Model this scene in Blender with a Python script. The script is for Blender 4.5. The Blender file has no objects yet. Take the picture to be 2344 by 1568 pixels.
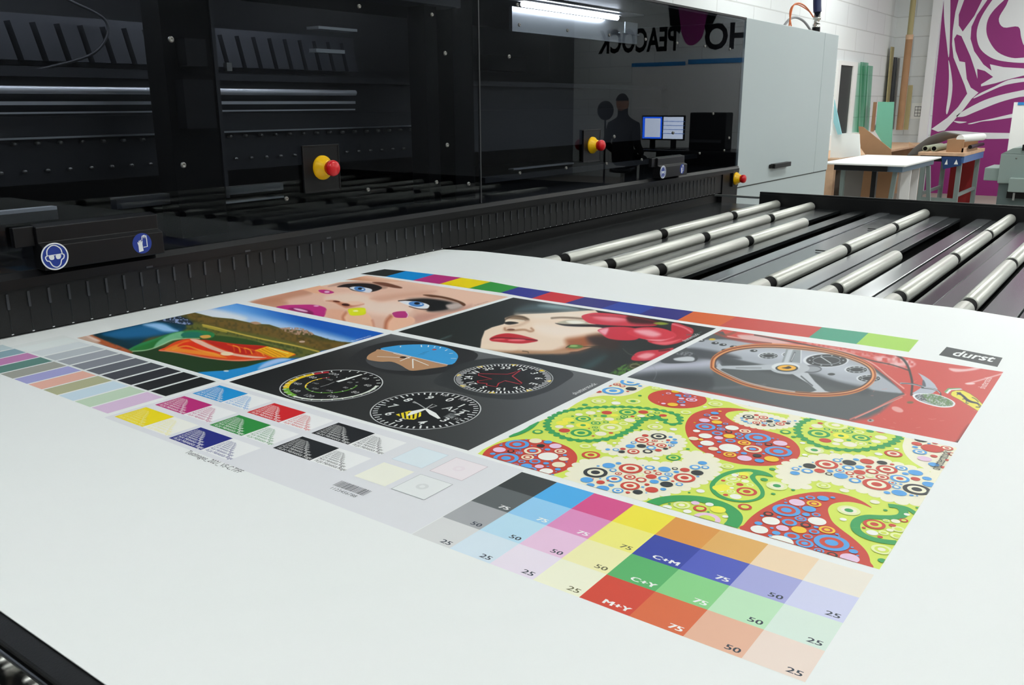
import bpy, bmesh, math, random
import numpy as np
from mathutils import Vector, Matrix
from mathutils.geometry import tessellate_polygon

# ------------------------------------------------------------------ camera, world, exposure
U = 0.055            # one grid unit of the printed sheet, in metres
Z0 = 0.90            # height of the sheet above the floor
FPX = 1994.3         # focal length in pixels of the 2344 px wide frame
RC = np.array([[0.80518342, 0.59300011, -0.00552552], [0.1519886, -0.21536051, -0.96463429], [-0.57321822, 0.77586772, -0.26353397]])
CC = np.array([11.18471771, -15.50235656, 8.40635902])
def W(p): return Vector((p[0] * U, p[1] * U, Z0 + p[2] * U))
col = bpy.context.scene.collection
sc = bpy.context.scene
cam_d = bpy.data.cameras.new('camera'); cam = bpy.data.objects.new('camera', cam_d); col.objects.link(cam)
cam_d.sensor_width = 36.0; cam_d.lens = FPX / 2344 * 36.0; cam_d.clip_start = 0.02; cam_d.clip_end = 200
m = Matrix([[RC[0][i], -RC[1][i], -RC[2][i], 0] for i in range(3)] + [[0, 0, 0, 1]])
cam.matrix_world = Matrix.Translation(W(CC)) @ m
sc.camera = cam
sc.view_settings.view_transform = 'Standard'; sc.view_settings.look = 'None'
sc.view_settings.exposure = 0.0; sc.view_settings.gamma = 1.0; sc.view_settings.use_curve_mapping = False
world = bpy.data.worlds.new('world'); sc.world = world; world.use_nodes = True
world.node_tree.nodes['Background'].inputs[0].default_value = (0.75, 0.85, 1.0, 1)
world.node_tree.nodes['Background'].inputs[1].default_value = 0.3
LAMP = 27.6           # strength of the ceiling diffusers

# ------------------------------------------------------------------ helpers
def ray(x, y): return RC.T @ np.array([(x - 1172) / FPX, (y - 784) / FPX, 1.0])
def on(x, y, ax, val):
    d = ray(x, y); return CC + (val - CC[ax]) / d[ax] * d
def lin(c):
    c = np.asarray(c, float) / 255.0
    return np.where(c <= 0.04045, c / 12.92, ((c + 0.055) / 1.055) ** 2.4)
def hx(s): return tuple(int(s[i:i + 2], 16) for i in (0, 2, 4))

def nmat(name, color, rough=0.5, metal=0.0, spec=0.5, emit=None, estr=0.0, coat=0.0, bump=None, var=None, transmission=0, alpha=1):
    m = bpy.data.materials.new(name); m.use_nodes = True
    nt = m.node_tree; b = nt.nodes['Principled BSDF']
    c = tuple(float(v) for v in lin(color)) + (1,)
    b.inputs['Base Color'].default_value = c
    b.inputs['Roughness'].default_value = rough; b.inputs['Metallic'].default_value = metal
    b.inputs['Specular IOR Level'].default_value = spec; b.inputs['Coat Weight'].default_value = coat
    if emit is not None:
        b.inputs['Emission Color'].default_value = tuple(float(v) for v in lin(emit)) + (1,)
        b.inputs['Emission Strength'].default_value = estr
    tc = nt.nodes.new('ShaderNodeTexCoord')
    if var:   # gentle tonal variation: (scale, amount)
        n = nt.nodes.new('ShaderNodeTexNoise'); n.inputs['Scale'].default_value = var[0]; n.inputs['Detail'].default_value = 5
        nt.links.new(tc.outputs['Object'], n.inputs['Vector'])
        mp = nt.nodes.new('ShaderNodeMapRange'); mp.inputs['From Min'].default_value = 0.3; mp.inputs['From Max'].default_value = 0.7
        mp.inputs['To Min'].default_value = 1 - var[1]; mp.inputs['To Max'].default_value = 1 + var[1]
        nt.links.new(n.outputs['Fac'], mp.inputs['Value'])
        mx = nt.nodes.new('ShaderNodeVectorMath'); mx.operation = 'SCALE'; mx.inputs[0].default_value = c[:3]
        nt.links.new(mp.outputs[0], mx.inputs['Scale']); nt.links.new(mx.outputs[0], b.inputs['Base Color'])
    if bump:
        n = nt.nodes.new('ShaderNodeTexNoise'); n.inputs['Scale'].default_value = bump[0]; n.inputs['Detail'].default_value = 6
        nt.links.new(tc.outputs['Object'], n.inputs['Vector'])
        bp = nt.nodes.new('ShaderNodeBump'); bp.inputs['Strength'].default_value = bump[1]; bp.inputs['Distance'].default_value = 0.002
        nt.links.new(n.outputs['Fac'], bp.inputs['Height']); nt.links.new(bp.outputs[0], b.inputs['Normal'])
    return m

ORG = {}
def tag(o, label, cat, group=None, kind=None):
    if label: o['label'] = label
    if cat: o['category'] = cat
    if group: o['group'] = group
    if kind: o['kind'] = kind
    return o
def thing(name, label, cat, at, group=None):
    o = bpy.data.objects.new(name, None); col.objects.link(o); o.empty_display_size = 0.05
    o.location = W(at); ORG[o.name] = W(at)
    return tag(o, label, cat, group)

class MB:
    """collects shapes in sheet units and links them as one mesh"""
    def __init__(s): s.v = []; s.f = []; s.m = []; s.sm = []; s.c = None
    def add(s, vs, fs, mi=0, smooth=False):
        b = len(s.v); s.v += [tuple(map(float, p)) for p in vs]
        for f in fs: s.f.append(tuple(i + b for i in f)); s.m.append(mi); s.sm.append(smooth)
        return s
    def box(s, x0, x1, y0, y1, z0, z1, mi=0):
        vs = [(x, y, z) for z in (z0, z1) for y in (y0, y1) for x in (x0, x1)]
        return s.add(vs, [(0, 2, 3, 1), (4, 5, 7, 6), (0, 1, 5, 4), (2, 6, 7, 3), (0, 4, 6, 2), (1, 3, 7, 5)], mi)
    def hexa(s, q, d, mi=0):
        """quad or polygon q extruded by vector d"""
        n = len(q); q = [Vector(p) for p in q]; d = Vector(d)
        vs = q + [p + d for p in q]
        nrm = sum(((q[i] - q[0]).cross(q[(i + 1) % n] - q[0]) for i in range(n)), Vector())
        base = tuple(range(n))
        tri = [tuple(t) for t in tessellate_polygon([[p for p in q]])] if n > 4 else [base]
        flip = nrm.dot(d) > 0
        fs = []
        for t in tri:
            a = q[t[1]] - q[t[0]]; b = q[t[2]] - q[t[0]]
            up = a.cross(b).dot(d) > 0
            t = t[::-1] if up else t
            fs.append(tuple(t)); fs.append(tuple(i + n for i in t[::-1]))
        for i in range(n):
            j = (i + 1) % n
            fs.append((i, j, j + n, i + n) if flip else (j, i, i + n, j + n))
        return s.add(vs, fs, mi)
    def cyl(s, p0, p1, r, n=24, r1=None, mi=0, caps=True):
        p0, p1 = Vector(p0), Vector(p1); r1 = r if r1 is None else r1
        a = (p1 - p0).normalized(); t = a.orthogonal().normalized(); b = a.cross(t)
        vs = []
        for p, rr in ((p0, r), (p1, r1)):
            for k in range(n):
                w = 2 * math.pi * k / n; vs.append(p + (t * math.cos(w) + b * math.sin(w)) * rr)
        s.add(vs, [(k, (k + 1) % n, (k + 1) % n + n, k + n) for k in range(n)], mi, True)
        if caps:
            s.add(vs, [tuple(range(n))[::-1], tuple(range(n, 2 * n))], mi)
        return s
    def lathe(s, o, ax, prof, n=32, mi=0):
        """prof: list of (distance along axis, radius)"""
        o, a = Vector(o), Vector(ax).normalized(); t = a.orthogonal().normalized(); b = a.cross(t)
        vs = []
        for d, r in prof:
            for k in range(n):
                w = 2 * math.pi * k / n; vs.append(o + a * d + (t * math.cos(w) + b * math.sin(w)) * max(r, 1e-4))
        fs = []
        for i in range(len(prof) - 1):
            for k in range(n): fs.append((i * n + k, i * n + (k + 1) % n, (i + 1) * n + (k + 1) % n, (i + 1) * n + k))
        return s.add(vs, fs, mi, True)
    def tube(s, path, r, n=10, mi=0):
        P = [Vector(p) for p in path]; vs = []; t = None
        for i, p in enumerate(P):
            a = (P[min(i + 1, len(P) - 1)] - P[max(i - 1, 0)]).normalized()
            t = a.orthogonal().normalized() if t is None else (t - a * t.dot(a)).normalized()
            b = a.cross(t)
            for k in range(n):
                w = 2 * math.pi * k / n; vs.append(p + (t * math.cos(w) + b * math.sin(w)) * r)
        fs = [(i * n + k, i * n + (k + 1) % n, (i + 1) * n + (k + 1) % n, (i + 1) * n + k) for i in range(len(P) - 1) for k in range(n)]
        s.add(vs, fs, mi, True)
        L = (len(P) - 1) * n
        return s.add(vs, [tuple(range(n))[::-1], tuple(range(L, L + n))], mi)
    def build(s, name, mats, parent=None, label=None, cat=None, group=None, kind=None, bevel=0, colors=None, origin=None):
        me = bpy.data.meshes.new(name)
        if parent is not None: org = ORG[parent.name]
        elif origin is not None: org = W(origin)
        else: org = Vector((0, 0, 0))
        V = np.array(s.v) * U + np.array([0, 0, Z0]) - np.array(org)
        me.from_pydata(V.tolist(), [], s.f)
        if not isinstance(mats, (list, tuple)): mats = [mats]
        for mm in mats: me.materials.append(mm)
        me.polygons.foreach_set('material_index', s.m); me.polygons.foreach_set('use_smooth', s.sm)
        if colors is not None:
            ca = me.color_attributes.new('ink', 'FLOAT_COLOR', 'POINT')
            a = np.ones((len(V), 4), np.float32); a[:, :3] = colors; ca.data.foreach_set('color', a.ravel())
        me.update(); me.validate()
        o = bpy.data.objects.new(name, me); col.objects.link(o)
        if parent is not None: o.parent = parent
        else: o.location = org
        ORG[o.name] = org
        if bevel:
            b = o.modifiers.new('bevel', 'BEVEL'); b.width = bevel * U; b.segments = 2; b.limit_method = 'ANGLE'; b.angle_limit = 0.7
        return tag(o, label, cat, group, kind)

def spline(pts, closed=True, n=6):
    """Catmull-Rom through 2D or 3D points"""
    P = np.array(pts, float); N = len(P); out = []
    rng = range(N) if closed else range(N - 1)
    for i in rng:
        if closed: a, b, c, d = P[i - 1], P[i], P[(i + 1) % N], P[(i + 2) % N]
        else: a, b, c, d = P[max(i - 1, 0)], P[i], P[i + 1], P[min(i + 2, N - 1)]
        for k in range(n):
            t = k / n
            out.append(0.5 * ((2 * b) + (-a + c) * t + (2 * a - 5 * b + 4 * c - d) * t * t + (-a + 3 * b - 3 * c + d) * t ** 3))
    if not closed: out.append(P[-1])
    return np.array(out)

_tc = {}
def text_geo(body, bold=0.0, align='LEFT', shear=0.0, res=2):
    """outline of text as flat vertices and faces, cap height about 0.7"""
    k = (body, bold, align, shear, res)
    if k in _tc: return _tc[k]
    c = bpy.data.curves.new('t', 'FONT'); c.body = body; c.offset = bold; c.align_x = align; c.resolution_u = res; c.shear = shear
    o = bpy.data.objects.new('t', c); col.objects.link(o)
    me = bpy.data.meshes.new_from_object(o)
    vs = np.array([v.co[:2] for v in me.vertices]).reshape(-1, 2); fs = [tuple(p.vertices) for p in me.polygons]
    bpy.data.objects.remove(o); bpy.data.meshes.remove(me); bpy.data.curves.remove(c)
    _tc[k] = (vs, fs); return _tc[k]
# ------------------------------------------------------------------ materials
M = {}
M['paper'] = nmat('white_paper', (240, 243, 243), 0.5, spec=0.18, bump=(900, 0.03))
M['black'] = nmat('black_powder_coat', (20, 21, 22), 0.45, spec=0.35, bump=(600, 0.15))
M['black2'] = nmat('black_plastic', (16, 16, 18), 0.35, spec=0.3)
M['deep'] = nmat('deep_black', (10, 10, 11), 0.8, spec=0.1)
M['deckdark'] = nmat('dark_deck_metal', (46, 49, 51), 0.22, metal=0.55, spec=0.5)
M['deckgrey'] = nmat('grey_deck_metal', (150, 154, 158), 0.17, metal=0.7, spec=0.5)
M['deckmid'] = nmat('mid_grey_deck_metal', (112, 116, 120), 0.15, metal=0.7, spec=0.5)
M['roller'] = nmat('satin_roller', (205, 206, 198), 0.38, metal=0.55, bump=(300, 0.05))
M['joint'] = nmat('black_rubber_joint', (8, 8, 8), 0.7, spec=0.1)
M['chrome'] = nmat('chrome', (220, 220, 215), 0.12, metal=1)
M['rail'] = nmat('satin_guide_rail', (225, 228, 232), 0.42, metal=0.5)
M['steel'] = nmat('brushed_steel', (190, 194, 196), 0.3, metal=0.9, bump=(400, 0.05))
M['screw'] = nmat('screw_steel', (120, 120, 116), 0.35, metal=0.8)
M['cab'] = nmat('pale_grey_lacquer', (186, 198, 200), 0.38, spec=0.4, bump=(300, 0.03))
M['seam'] = nmat('seam_dark', (60, 66, 68), 0.6)
M['yel'] = nmat('yellow_plastic', (250, 196, 0), 0.35)
M['red'] = nmat('red_plastic', (205, 5, 20), 0.3)
M['blue'] = nmat('sticker_blue', (25, 55, 145), 0.4)
M['white'] = nmat('sticker_white', (235, 238, 240), 0.4)
M['beam'] = nmat('interior_beam', (34, 36, 40), 0.5)
M['chain'] = nmat('cable_chain_grey', (52, 54, 59), 0.5)
M['brown'] = nmat('brown_cardboard', (164, 128, 98), 0.85, spec=0.1, var=(6, 0.06))
M['wood'] = nmat('pale_chipboard', (205, 170, 140), 0.7, spec=0.2, var=(12, 0.1))
M['olive'] = nmat('olive_cardboard', (170, 160, 120), 0.8, spec=0.1)
M['tableW'] = nmat('white_board', (238, 240, 238), 0.5)
M['legsteel'] = nmat('grey_blue_steel', (118, 132, 130), 0.45, spec=0.4)
M['tblue'] = nmat('blue_rail_paint', (70, 110, 165), 0.5)
M['slate'] = nmat('slate_blue_rail', (90, 116, 138), 0.5)
M['green'] = nmat('mint_green_board', (110, 180, 155), 0.5)
M['cyan'] = nmat('cyan_edge', (150, 205, 212), 0.5)
M['purple'] = nmat('purple_wall_paint', (142, 36, 116), 0.6)
M['wallpaint'] = nmat('mural_white', (230, 232, 235), 0.7)
M['gmach'] = nmat('grey_green_enamel', (138, 154, 150), 0.45)
M['gmachd'] = nmat('dark_grey_green_enamel', (84, 100, 100), 0.5)
M['redboard'] = nmat('dark_red_board', (140, 20, 25), 0.6)
M['tubeG'] = nmat('grey_green_tube', (150, 155, 135), 0.7)
M['greysheet'] = nmat('grey_curved_sheet', (112, 108, 104), 0.5)
M['floor'] = nmat('warehouse_floor', (150, 140, 130), 0.6, var=(1.5, 0.08), bump=(60, 0.2))
M['ceil'] = nmat('ceiling_white', (225, 228, 228), 0.9)
M['dwall'] = nmat('dark_backdrop_paint', (120, 122, 124), 0.8)
M['poster'] = nmat('poster_blue', (18, 55, 105), 0.5)
M['orange'] = nmat('orange_cable', (235, 120, 60), 0.4)
M['hose'] = nmat('grey_hose', (150, 155, 160), 0.4)
M['winglass'] = nmat('dark_window_glass', (44, 56, 52), 0.35, spec=0.2)
M['skin'] = nmat('skin', (190, 140, 115), 0.6)
M['cloth'] = nmat('dark_clothing', (22, 24, 30), 0.9)
M['hair'] = nmat('dark_hair', (20, 16, 14), 0.7)
M['lamp'] = nmat('lamp_diffuser', (255, 255, 255), 0.5, emit=(250, 254, 251), estr=LAMP)
M['tube'] = nmat('led_tube', (255, 255, 255), 0.5, emit=(240, 246, 255), estr=26.0)
M['lampbody'] = nmat('lamp_body', (230, 230, 230), 0.5)
M['scrblue'] = nmat('screen_blue', (20, 90, 220), 0.3, emit=(25, 90, 230), estr=9)
M['scrwhite'] = nmat('screen_white', (220, 225, 235), 0.3, emit=(205, 215, 235), estr=7)
M['scrline'] = nmat('screen_line', (80, 120, 190), 0.3, emit=(90, 130, 200), estr=5)
M['strblue'] = nmat('blue_stripe', (30, 130, 200), 0.5)

def ink_mat():
    m = bpy.data.materials.new('printed_ink'); m.use_nodes = True; nt = m.node_tree; b = nt.nodes['Principled BSDF']
    a = nt.nodes.new('ShaderNodeVertexColor'); a.layer_name = 'ink'
    nt.links.new(a.outputs['Color'], b.inputs['Base Color'])
    b.inputs['Roughness'].default_value = 0.45; b.inputs['Specular IOR Level'].default_value = 0.22
    return m
M['ink'] = ink_mat()

def glass_mat(name, tint, ior, rough=0.0):
    m = bpy.data.materials.new(name); m.use_nodes = True; nt = m.node_tree; nt.nodes.clear()
    o = nt.nodes.new('ShaderNodeOutputMaterial'); mx = nt.nodes.new('ShaderNodeMixShader')
    t = nt.nodes.new('ShaderNodeBsdfTransparent'); t.inputs[0].default_value = tint
    g = nt.nodes.new('ShaderNodeBsdfGlossy'); g.inputs['Roughness'].default_value = rough
    g.inputs['Color'].default_value = (0.9, 0.95, 1, 1)
    f = nt.nodes.new('ShaderNodeFresnel'); f.inputs['IOR'].default_value = ior
    gm = nt.nodes.new('ShaderNodeNewGeometry'); inv = nt.nodes.new('ShaderNodeMath'); inv.operation = 'SUBTRACT'; inv.inputs[0].default_value = 1.0
    mu = nt.nodes.new('ShaderNodeMath'); mu.operation = 'MULTIPLY'   # only the outer face of a pane mirrors
    nt.links.new(gm.outputs['Backfacing'], inv.inputs[1]); nt.links.new(inv.outputs[0], mu.inputs[0]); nt.links.new(f.outputs[0], mu.inputs[1])
    nt.links.new(mu.outputs[0], mx.inputs[0]); nt.links.new(t.outputs[0], mx.inputs[1]); nt.links.new(g.outputs[0], mx.inputs[2])
    nt.links.new(mx.outputs[0], o.inputs[0]); return m
M['glass'] = glass_mat('smoked_glass', (0.70, 0.72, 0.75, 1), 1.3)
M['ggreen'] = glass_mat('green_glass_sheet', (0.55, 0.8, 0.68, 1), 1.4)

def brick_mat(name, axes):
    """white painted block wall; axes picks the two world axes that lie in the wall"""
    m = nmat(name, (222, 226, 228), 0.75, spec=0.2); nt = m.node_tree; b = nt.nodes['Principled BSDF']
    g = nt.nodes.new('ShaderNodeNewGeometry'); s = nt.nodes.new('ShaderNodeSeparateXYZ'); c = nt.nodes.new('ShaderNodeCombineXYZ')
    nt.links.new(g.outputs['Position'], s.inputs[0])
    nt.links.new(s.outputs[axes[0]], c.inputs[0]); nt.links.new(s.outputs[axes[1]], c.inputs[1])
    br = nt.nodes.new('ShaderNodeTexBrick'); nt.links.new(c.outputs[0], br.inputs['Vector'])
    br.inputs['Scale'].default_value = 1.0; br.inputs['Brick Width'].default_value = 0.92; br.inputs['Row Height'].default_value = 0.29
    br.inputs['Mortar Size'].default_value = 0.008; br.inputs['Mortar Smooth'].default_value = 0.3
    br.inputs['Color1'].default_value = (0.74, 0.77, 0.77, 1); br.inputs['Color2'].default_value = (0.70, 0.73, 0.74, 1)
    br.inputs['Mortar'].default_value = (0.56, 0.58, 0.58, 1)
    nt.links.new(br.outputs['Color'], b.inputs['Base Color'])
    bp = nt.nodes.new('ShaderNodeBump'); bp.inputs['Strength'].default_value = 0.4; bp.inputs['Distance'].default_value = 0.01; bp.invert = True
    nt.links.new(br.outputs['Fac'], bp.inputs['Height']); nt.links.new(bp.outputs[0], b.inputs['Normal'])
    return m
M['wallX'] = brick_mat('white_block_wall_side', (1, 2)); M['wallY'] = brick_mat('white_block_wall_back', (0, 2))

# ------------------------------------------------------------------ the room
FZ = -Z0 / U; XR = 115; YB = 255; YN = -75; CZ = 56; XL = -55
MB().box(XL - 2, XR + 2, YN - 2, YB + 2, FZ - 2, FZ).build('floor', M['floor'], kind='structure')
MB().box(XL - 2, XR + 2, YN - 2, YB + 2, CZ, CZ + 2).build('ceiling', M['ceil'], kind='structure')
MB().box(XL - 2, XL, YN, YB, FZ, CZ).build('wall_left', M['wallX'], kind='structure')
MB().box(XL - 2, XR + 2, YB, YB + 2, FZ, CZ).build('wall_back', M['wallY'], kind='structure')
MB().box(XR, XR + 2, YN, YB, FZ, CZ).build('wall_right', M['dwall'], kind='structure')
MB().box(XL - 2, XR + 2, YN - 2, YN, FZ, CZ).build('wall_front', M['dwall'], kind='structure')
MB().box(XL, -53, 100, YB, FZ, 1.0).build('trim_1', M['tableW'], kind='structure')
MB().box(-45.8, -43.6, 253.2, YB, FZ, CZ).build('trim_2', M['wallpaint'], kind='structure')

# ceiling lights
k = 0; LZ = 44
for yy in (-26, 34, 90, 140, 190, 235):
    for xx in (-38, 0, 50, 100):
        if xx < 0 and yy not in (140, 190): continue
        k += 1
        t = thing('ceiling_light', 'long white strip light hanging in a row below the ceiling', 'ceiling light', (xx, yy, LZ), 'strip lights in rows under the ceiling')
        MB().box(xx - 2.6, xx + 2.6, yy - 12.4, yy + 12.4, LZ + .4, LZ + 1.4).build('lamp_body', M['lampbody'], t)
        for dy in (-9, 9): MB().cyl((xx, yy + dy, LZ + 1.4), (xx, yy + dy, CZ - .01), .12, 8).build('hanger', M['steel'], t)
        MB().box(xx - 2.3, xx + 2.3, yy - 12, yy + 12, LZ, LZ + .4).build('diffuser', M['lamp'], t)
# ------------------------------------------------------------------ the printed sheet
TR = dict(px=(0, 0, 1), b1=(0, 740, .23891), b2=(180, 620, .30717), b3=(560, 600, .27304), b4=(880, 660, .33276), b5=(540, 760, .37543),
          b6=(1420, 720, .38396), b7=(1060, 840, .27304), b8=(1600, 900, .28157), c1=(220, 860, .2901), c2=(740, 980, .21331),
          e4=(1640, 800, .17065), e5=(2000, 840, .12799), e6=(1080, 880, .14505), a4=(1844, 0, .30618))
def T(f, x, y): o = TR[f]; return (o[0] + x * o[2], o[1] + y * o[2])
def P2(f, x, y):
    """a point of the artwork, on the plane of the sheet"""
    return on(*T(f, x, y), 2, 0)[:2]
def PP(f, pts): return np.array([P2(f, x, y) for x, y in pts])
def whitelevel(u, v):   # reading of bare paper across the sheet, used to turn seen colours into ink reflectances
    return np.interp(u, [-24, -20, -12, -4, 10], [0.58, 0.68, 0.76, 0.84, 0.87]) + 0.05 * np.clip(-np.asarray(v) / 8, 0, 1)
def ink(c, v=None):
    if isinstance(c, str): c = hx(c)
    l = lin(c)
    w = 0.86 if v is None else float(whitelevel(*v))
    l = l / w * 0.88; return np.maximum(l * min(1.0, 0.92 / l.max()), 0.004)

EDGE = ([-26, -23.5, -20.2, -15.9, -12.2, -10.1, -7.4, -4.2, -1.1, 1.8, 3.6, 5.3, 7.5, 10, 13, 17, 32],
        [0, 0, .18, .21, .1, .04, -.02, .08, .18, .19, .13, .14, .02, -.02, .1, .05, .05])
def sheet():
    us = np.linspace(-24.6, 32, 190); vs_ = np.concatenate([[-10.05, -10.04, -10.0], np.linspace(-9.9, 17.9, 30), np.linspace(18.1, 23.85, 22), [23.885, 23.9]])
    h = np.interp(us, *EDGE); ker = np.array([1, 2, 3, 2, 1.]) / 9; h = np.convolve(np.pad(h, 2, 'edge'), ker, 'valid')
    V = []; F = []
    for j, v in enumerate(vs_):
        t = max(0, (v - 17.9) / 6.0); t = t * t * (3 - 2 * t)
        for i, u in enumerate(us): V.append((u, v, h[i] * t))
    n = len(us)
    for j in range(len(vs_) - 1):
        for i in range(n - 1): F.append((j * n + i, j * n + i + 1, (j + 1) * n + i + 1, (j + 1) * n + i))
    mb = MB(); mb.add(V, F, 0, True)
    o = mb.build('printed_sheet', M['paper'], origin=(0, 0, 0), label='large white test-print sheet lying across the roller table', cat='printed sheet')
    s = o.modifiers.new('thickness', 'SOLIDIFY'); s.thickness = 0.03 * U; s.offset = -1
    return o
SHEET = sheet()

def clip_poly(p, q):
    """clip polygon p by the convex polygon q (counter-clockwise)"""
    out = [tuple(a) for a in p]
    for i in range(len(q)):
        a, b = q[i], q[(i + 1) % len(q)]
        src, out = out, []
        if not src: break
        d = lambda s: (b[0] - a[0]) * (s[1] - a[1]) - (b[1] - a[1]) * (s[0] - a[0])
        for k in range(len(src)):
            s, e = src[k - 1], src[k]; ds, de = d(s), d(e)
            if (ds >= 0) != (de >= 0):
                t = ds / (ds - de); out.append((s[0] + (e[0] - s[0]) * t, s[1] + (e[1] - s[1]) * t))
            if de >= 0: out.append(e)
    return out

class Art:
    """flat inked shapes on the sheet; later shapes lie a hair above earlier ones"""
    def __init__(s, clip=None, z=0.0012):
        s.mb = MB(); s.cols = []; s.z = z; s.q = None; s.k = 0
        if clip is not None:
            q = [tuple(a) for a in clip]
            ar = sum(q[i][0] * q[(i + 1) % len(q)][1] - q[(i + 1) % len(q)][0] * q[i][1] for i in range(len(q)))
            s.q = q if ar > 0 else q[::-1]
    def lift(s, n=1): s.z += 0.0007 * n; return s
    def raw(s, vs, fs, c):
        s.k += 1; zz = s.z + (s.k % 25) * 2.6e-5
        s.mb.add([(a[0], a[1], zz) for a in vs], fs)
        c = np.asarray(c, float)
        s.cols.append(np.tile(c, (len(vs), 1)) if c.ndim == 1 else c)
    def poly(s, p, c, seen=True):
        p = np.asarray(p, float)
        if seen: c = ink(c, p.mean(0))
        if s.q is not None: p = clip_poly(p, s.q)
        if len(p) < 3: return s
        vec = [Vector((a[0], a[1], 0)) for a in p]
        fs = []
        for t in tessellate_polygon([vec]):
            a, b, d = (vec[i] for i in t)
            fs.append(tuple(t) if (b - a).cross(d - a).z > 0 else tuple(t[::-1]))
        s.raw([(a[0], a[1]) for a in p], fs, c); return s
    def rect(s, u0, u1, v0, v1, c, seen=True): return s.poly([(u0, v0), (u1, v0), (u1, v1), (u0, v1)], c, seen)
    def stroke(s, path, w, c, closed=False):
        P = np.asarray(path, float); n = len(P)
        if n < 2: return s
        if closed: d = np.roll(P, -1, 0) - np.roll(P, 1, 0)
        else: d = np.gradient(P, axis=0)
        d = d / (np.linalg.norm(d, axis=1, keepdims=True) + 1e-9); nn = np.stack([-d[:, 1], d[:, 0]], 1)
        w = np.broadcast_to(np.asarray(w, float), (n,))[:, None]
        A, B = P + nn * w / 2, P - nn * w / 2
        ic = ink(c, P.mean(0))
        for i in range(n if closed else n - 1):
            j = (i + 1) % n
            q = [B[i], B[j], A[j], A[i]]
            if s.q is not None:
                q = clip_poly(q, s.q)
                if len(q) < 3: continue
            s.raw(q, [tuple(range(len(q)))], ic)
        return s
    def disc(s, c, r, colr, n=28):
        return s.poly([(c[0] + r * math.cos(2 * math.pi * k / n), c[1] + r * math.sin(2 * math.pi * k / n)) for k in range(n)], colr)
    def ringp(s, c, r, w, colr, a0=0, a1=360, n=48):
        m_ = max(6, int(n * abs(a1 - a0) / 360)); full = abs(a1 - a0) >= 360
        path = [(c[0] + (r - w / 2) * math.cos(math.radians(a0 + (a1 - a0) * k / m_)), c[1] + (r - w / 2) * math.sin(math.radians(a0 + (a1 - a0) * k / m_))) for k in range(m_ if full else m_ + 1)]
        return s.stroke(path, w, colr, full)
    def text(s, body, at, size, c, rot=0.0, bold=0.0, align='LEFT', sx=1.0, shear=0.0):
        vs, fs = text_geo(body, bold, align, shear)
        ca, sa = math.cos(rot), math.sin(rot)
        x, y = vs[:, 0] * size * sx, vs[:, 1] * size
        q = np.stack([at[0] + x * ca - y * sa, at[1] + x * sa + y * ca], 1)
        s.raw(q, fs, ink(c, at[:2])); return s
    def build(s, name, label=None):
        return s.mb.build(name, M['ink'], SHEET, label=label, colors=np.vstack(s.cols))
def prad(f, x, y, w):
    """radius on the sheet of a disc whose half-width reads w"""
    X, Y = T(f, x, y); P = on(X, Y, 2, 0); d = (RC @ (P - CC))[2]
    return w * TR[f][2] * d / FPX

R_ = 0.956                                                     # height of one patch row
A0u, A1u, B0u, B1u = -11.88, -11.615, -1.872, -1.614           # column edges of the pictures
# --- colour patches, front right
a = Art()
grid = [['3f4344', '52afec', 'd9568f', 'f9ea4a', 'e09a4c', 'e4b166', 'f3d9b8', 'f0e9dd'],  # black entry paler: gloss haze is mixed into the ink colour
        ['63686a', '9ad2f8', 'e192c4', 'f5ee85', '3c4ba8', '5561c0', 'a9acdf', 'd3d6f3'],
        ['abadb1', 'c3e7fb', 'edc9e5', 'fbf6bd', '5fb670', '8dd48e', 'c1e8c3', 'dcede2'],
        ['dedfe0', 'e0f0fc', 'efe5f3', 'f9f9e0', 'd95040', 'e0714a', 'ebb99f', 'f2dfd4']]
for r in range(4):
    for c in range(8):
        a.rect(c, c + 1, -R_ * (r + 1), -R_ * r, grid[r][c])
a.lift()
num = {(1, 0): ('75', 1), (2, 0): ('50', 0), (3, 0): ('25', 0), (1, 1): ('75', 1), (2, 1): ('50', 0), (3, 1): ('25', 0), (1, 2): ('75', 1), (2, 2): ('50', 0), (3, 2): ('25', 0),
       (1, 3): ('75', 0), (2, 3): ('50', 0), (3, 3): ('25', 0), (1, 4): ('C+M', 1), (2, 4): ('C+Y', 1), (3, 4): ('M+Y', 1), (1, 5): ('75', 1), (2, 5): ('75', 1), (3, 5): ('75', 1),
       (1, 6): ('50', 0), (2, 6): ('50', 0), (3, 6): ('50', 0), (1, 7): ('25', 0), (2, 7): ('25', 0), (3, 7): ('25', 0)}
for (r, c), (s_, w) in num.items():
    for dx in ((0, .012, .024) if w else (0, .012)): a.text(s_, (c + 0.92 + dx, -R_ * (r + 1) + 0.09), 0.20, 'ffffff' if w else ('6d6b48' if c == 3 else '3b4450'), align='RIGHT', sx=1.35)
a.build('colour_patch_grid', 'grid of ink patches in black, cyan, magenta, yellow, blue, green and red with percentages')

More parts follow.
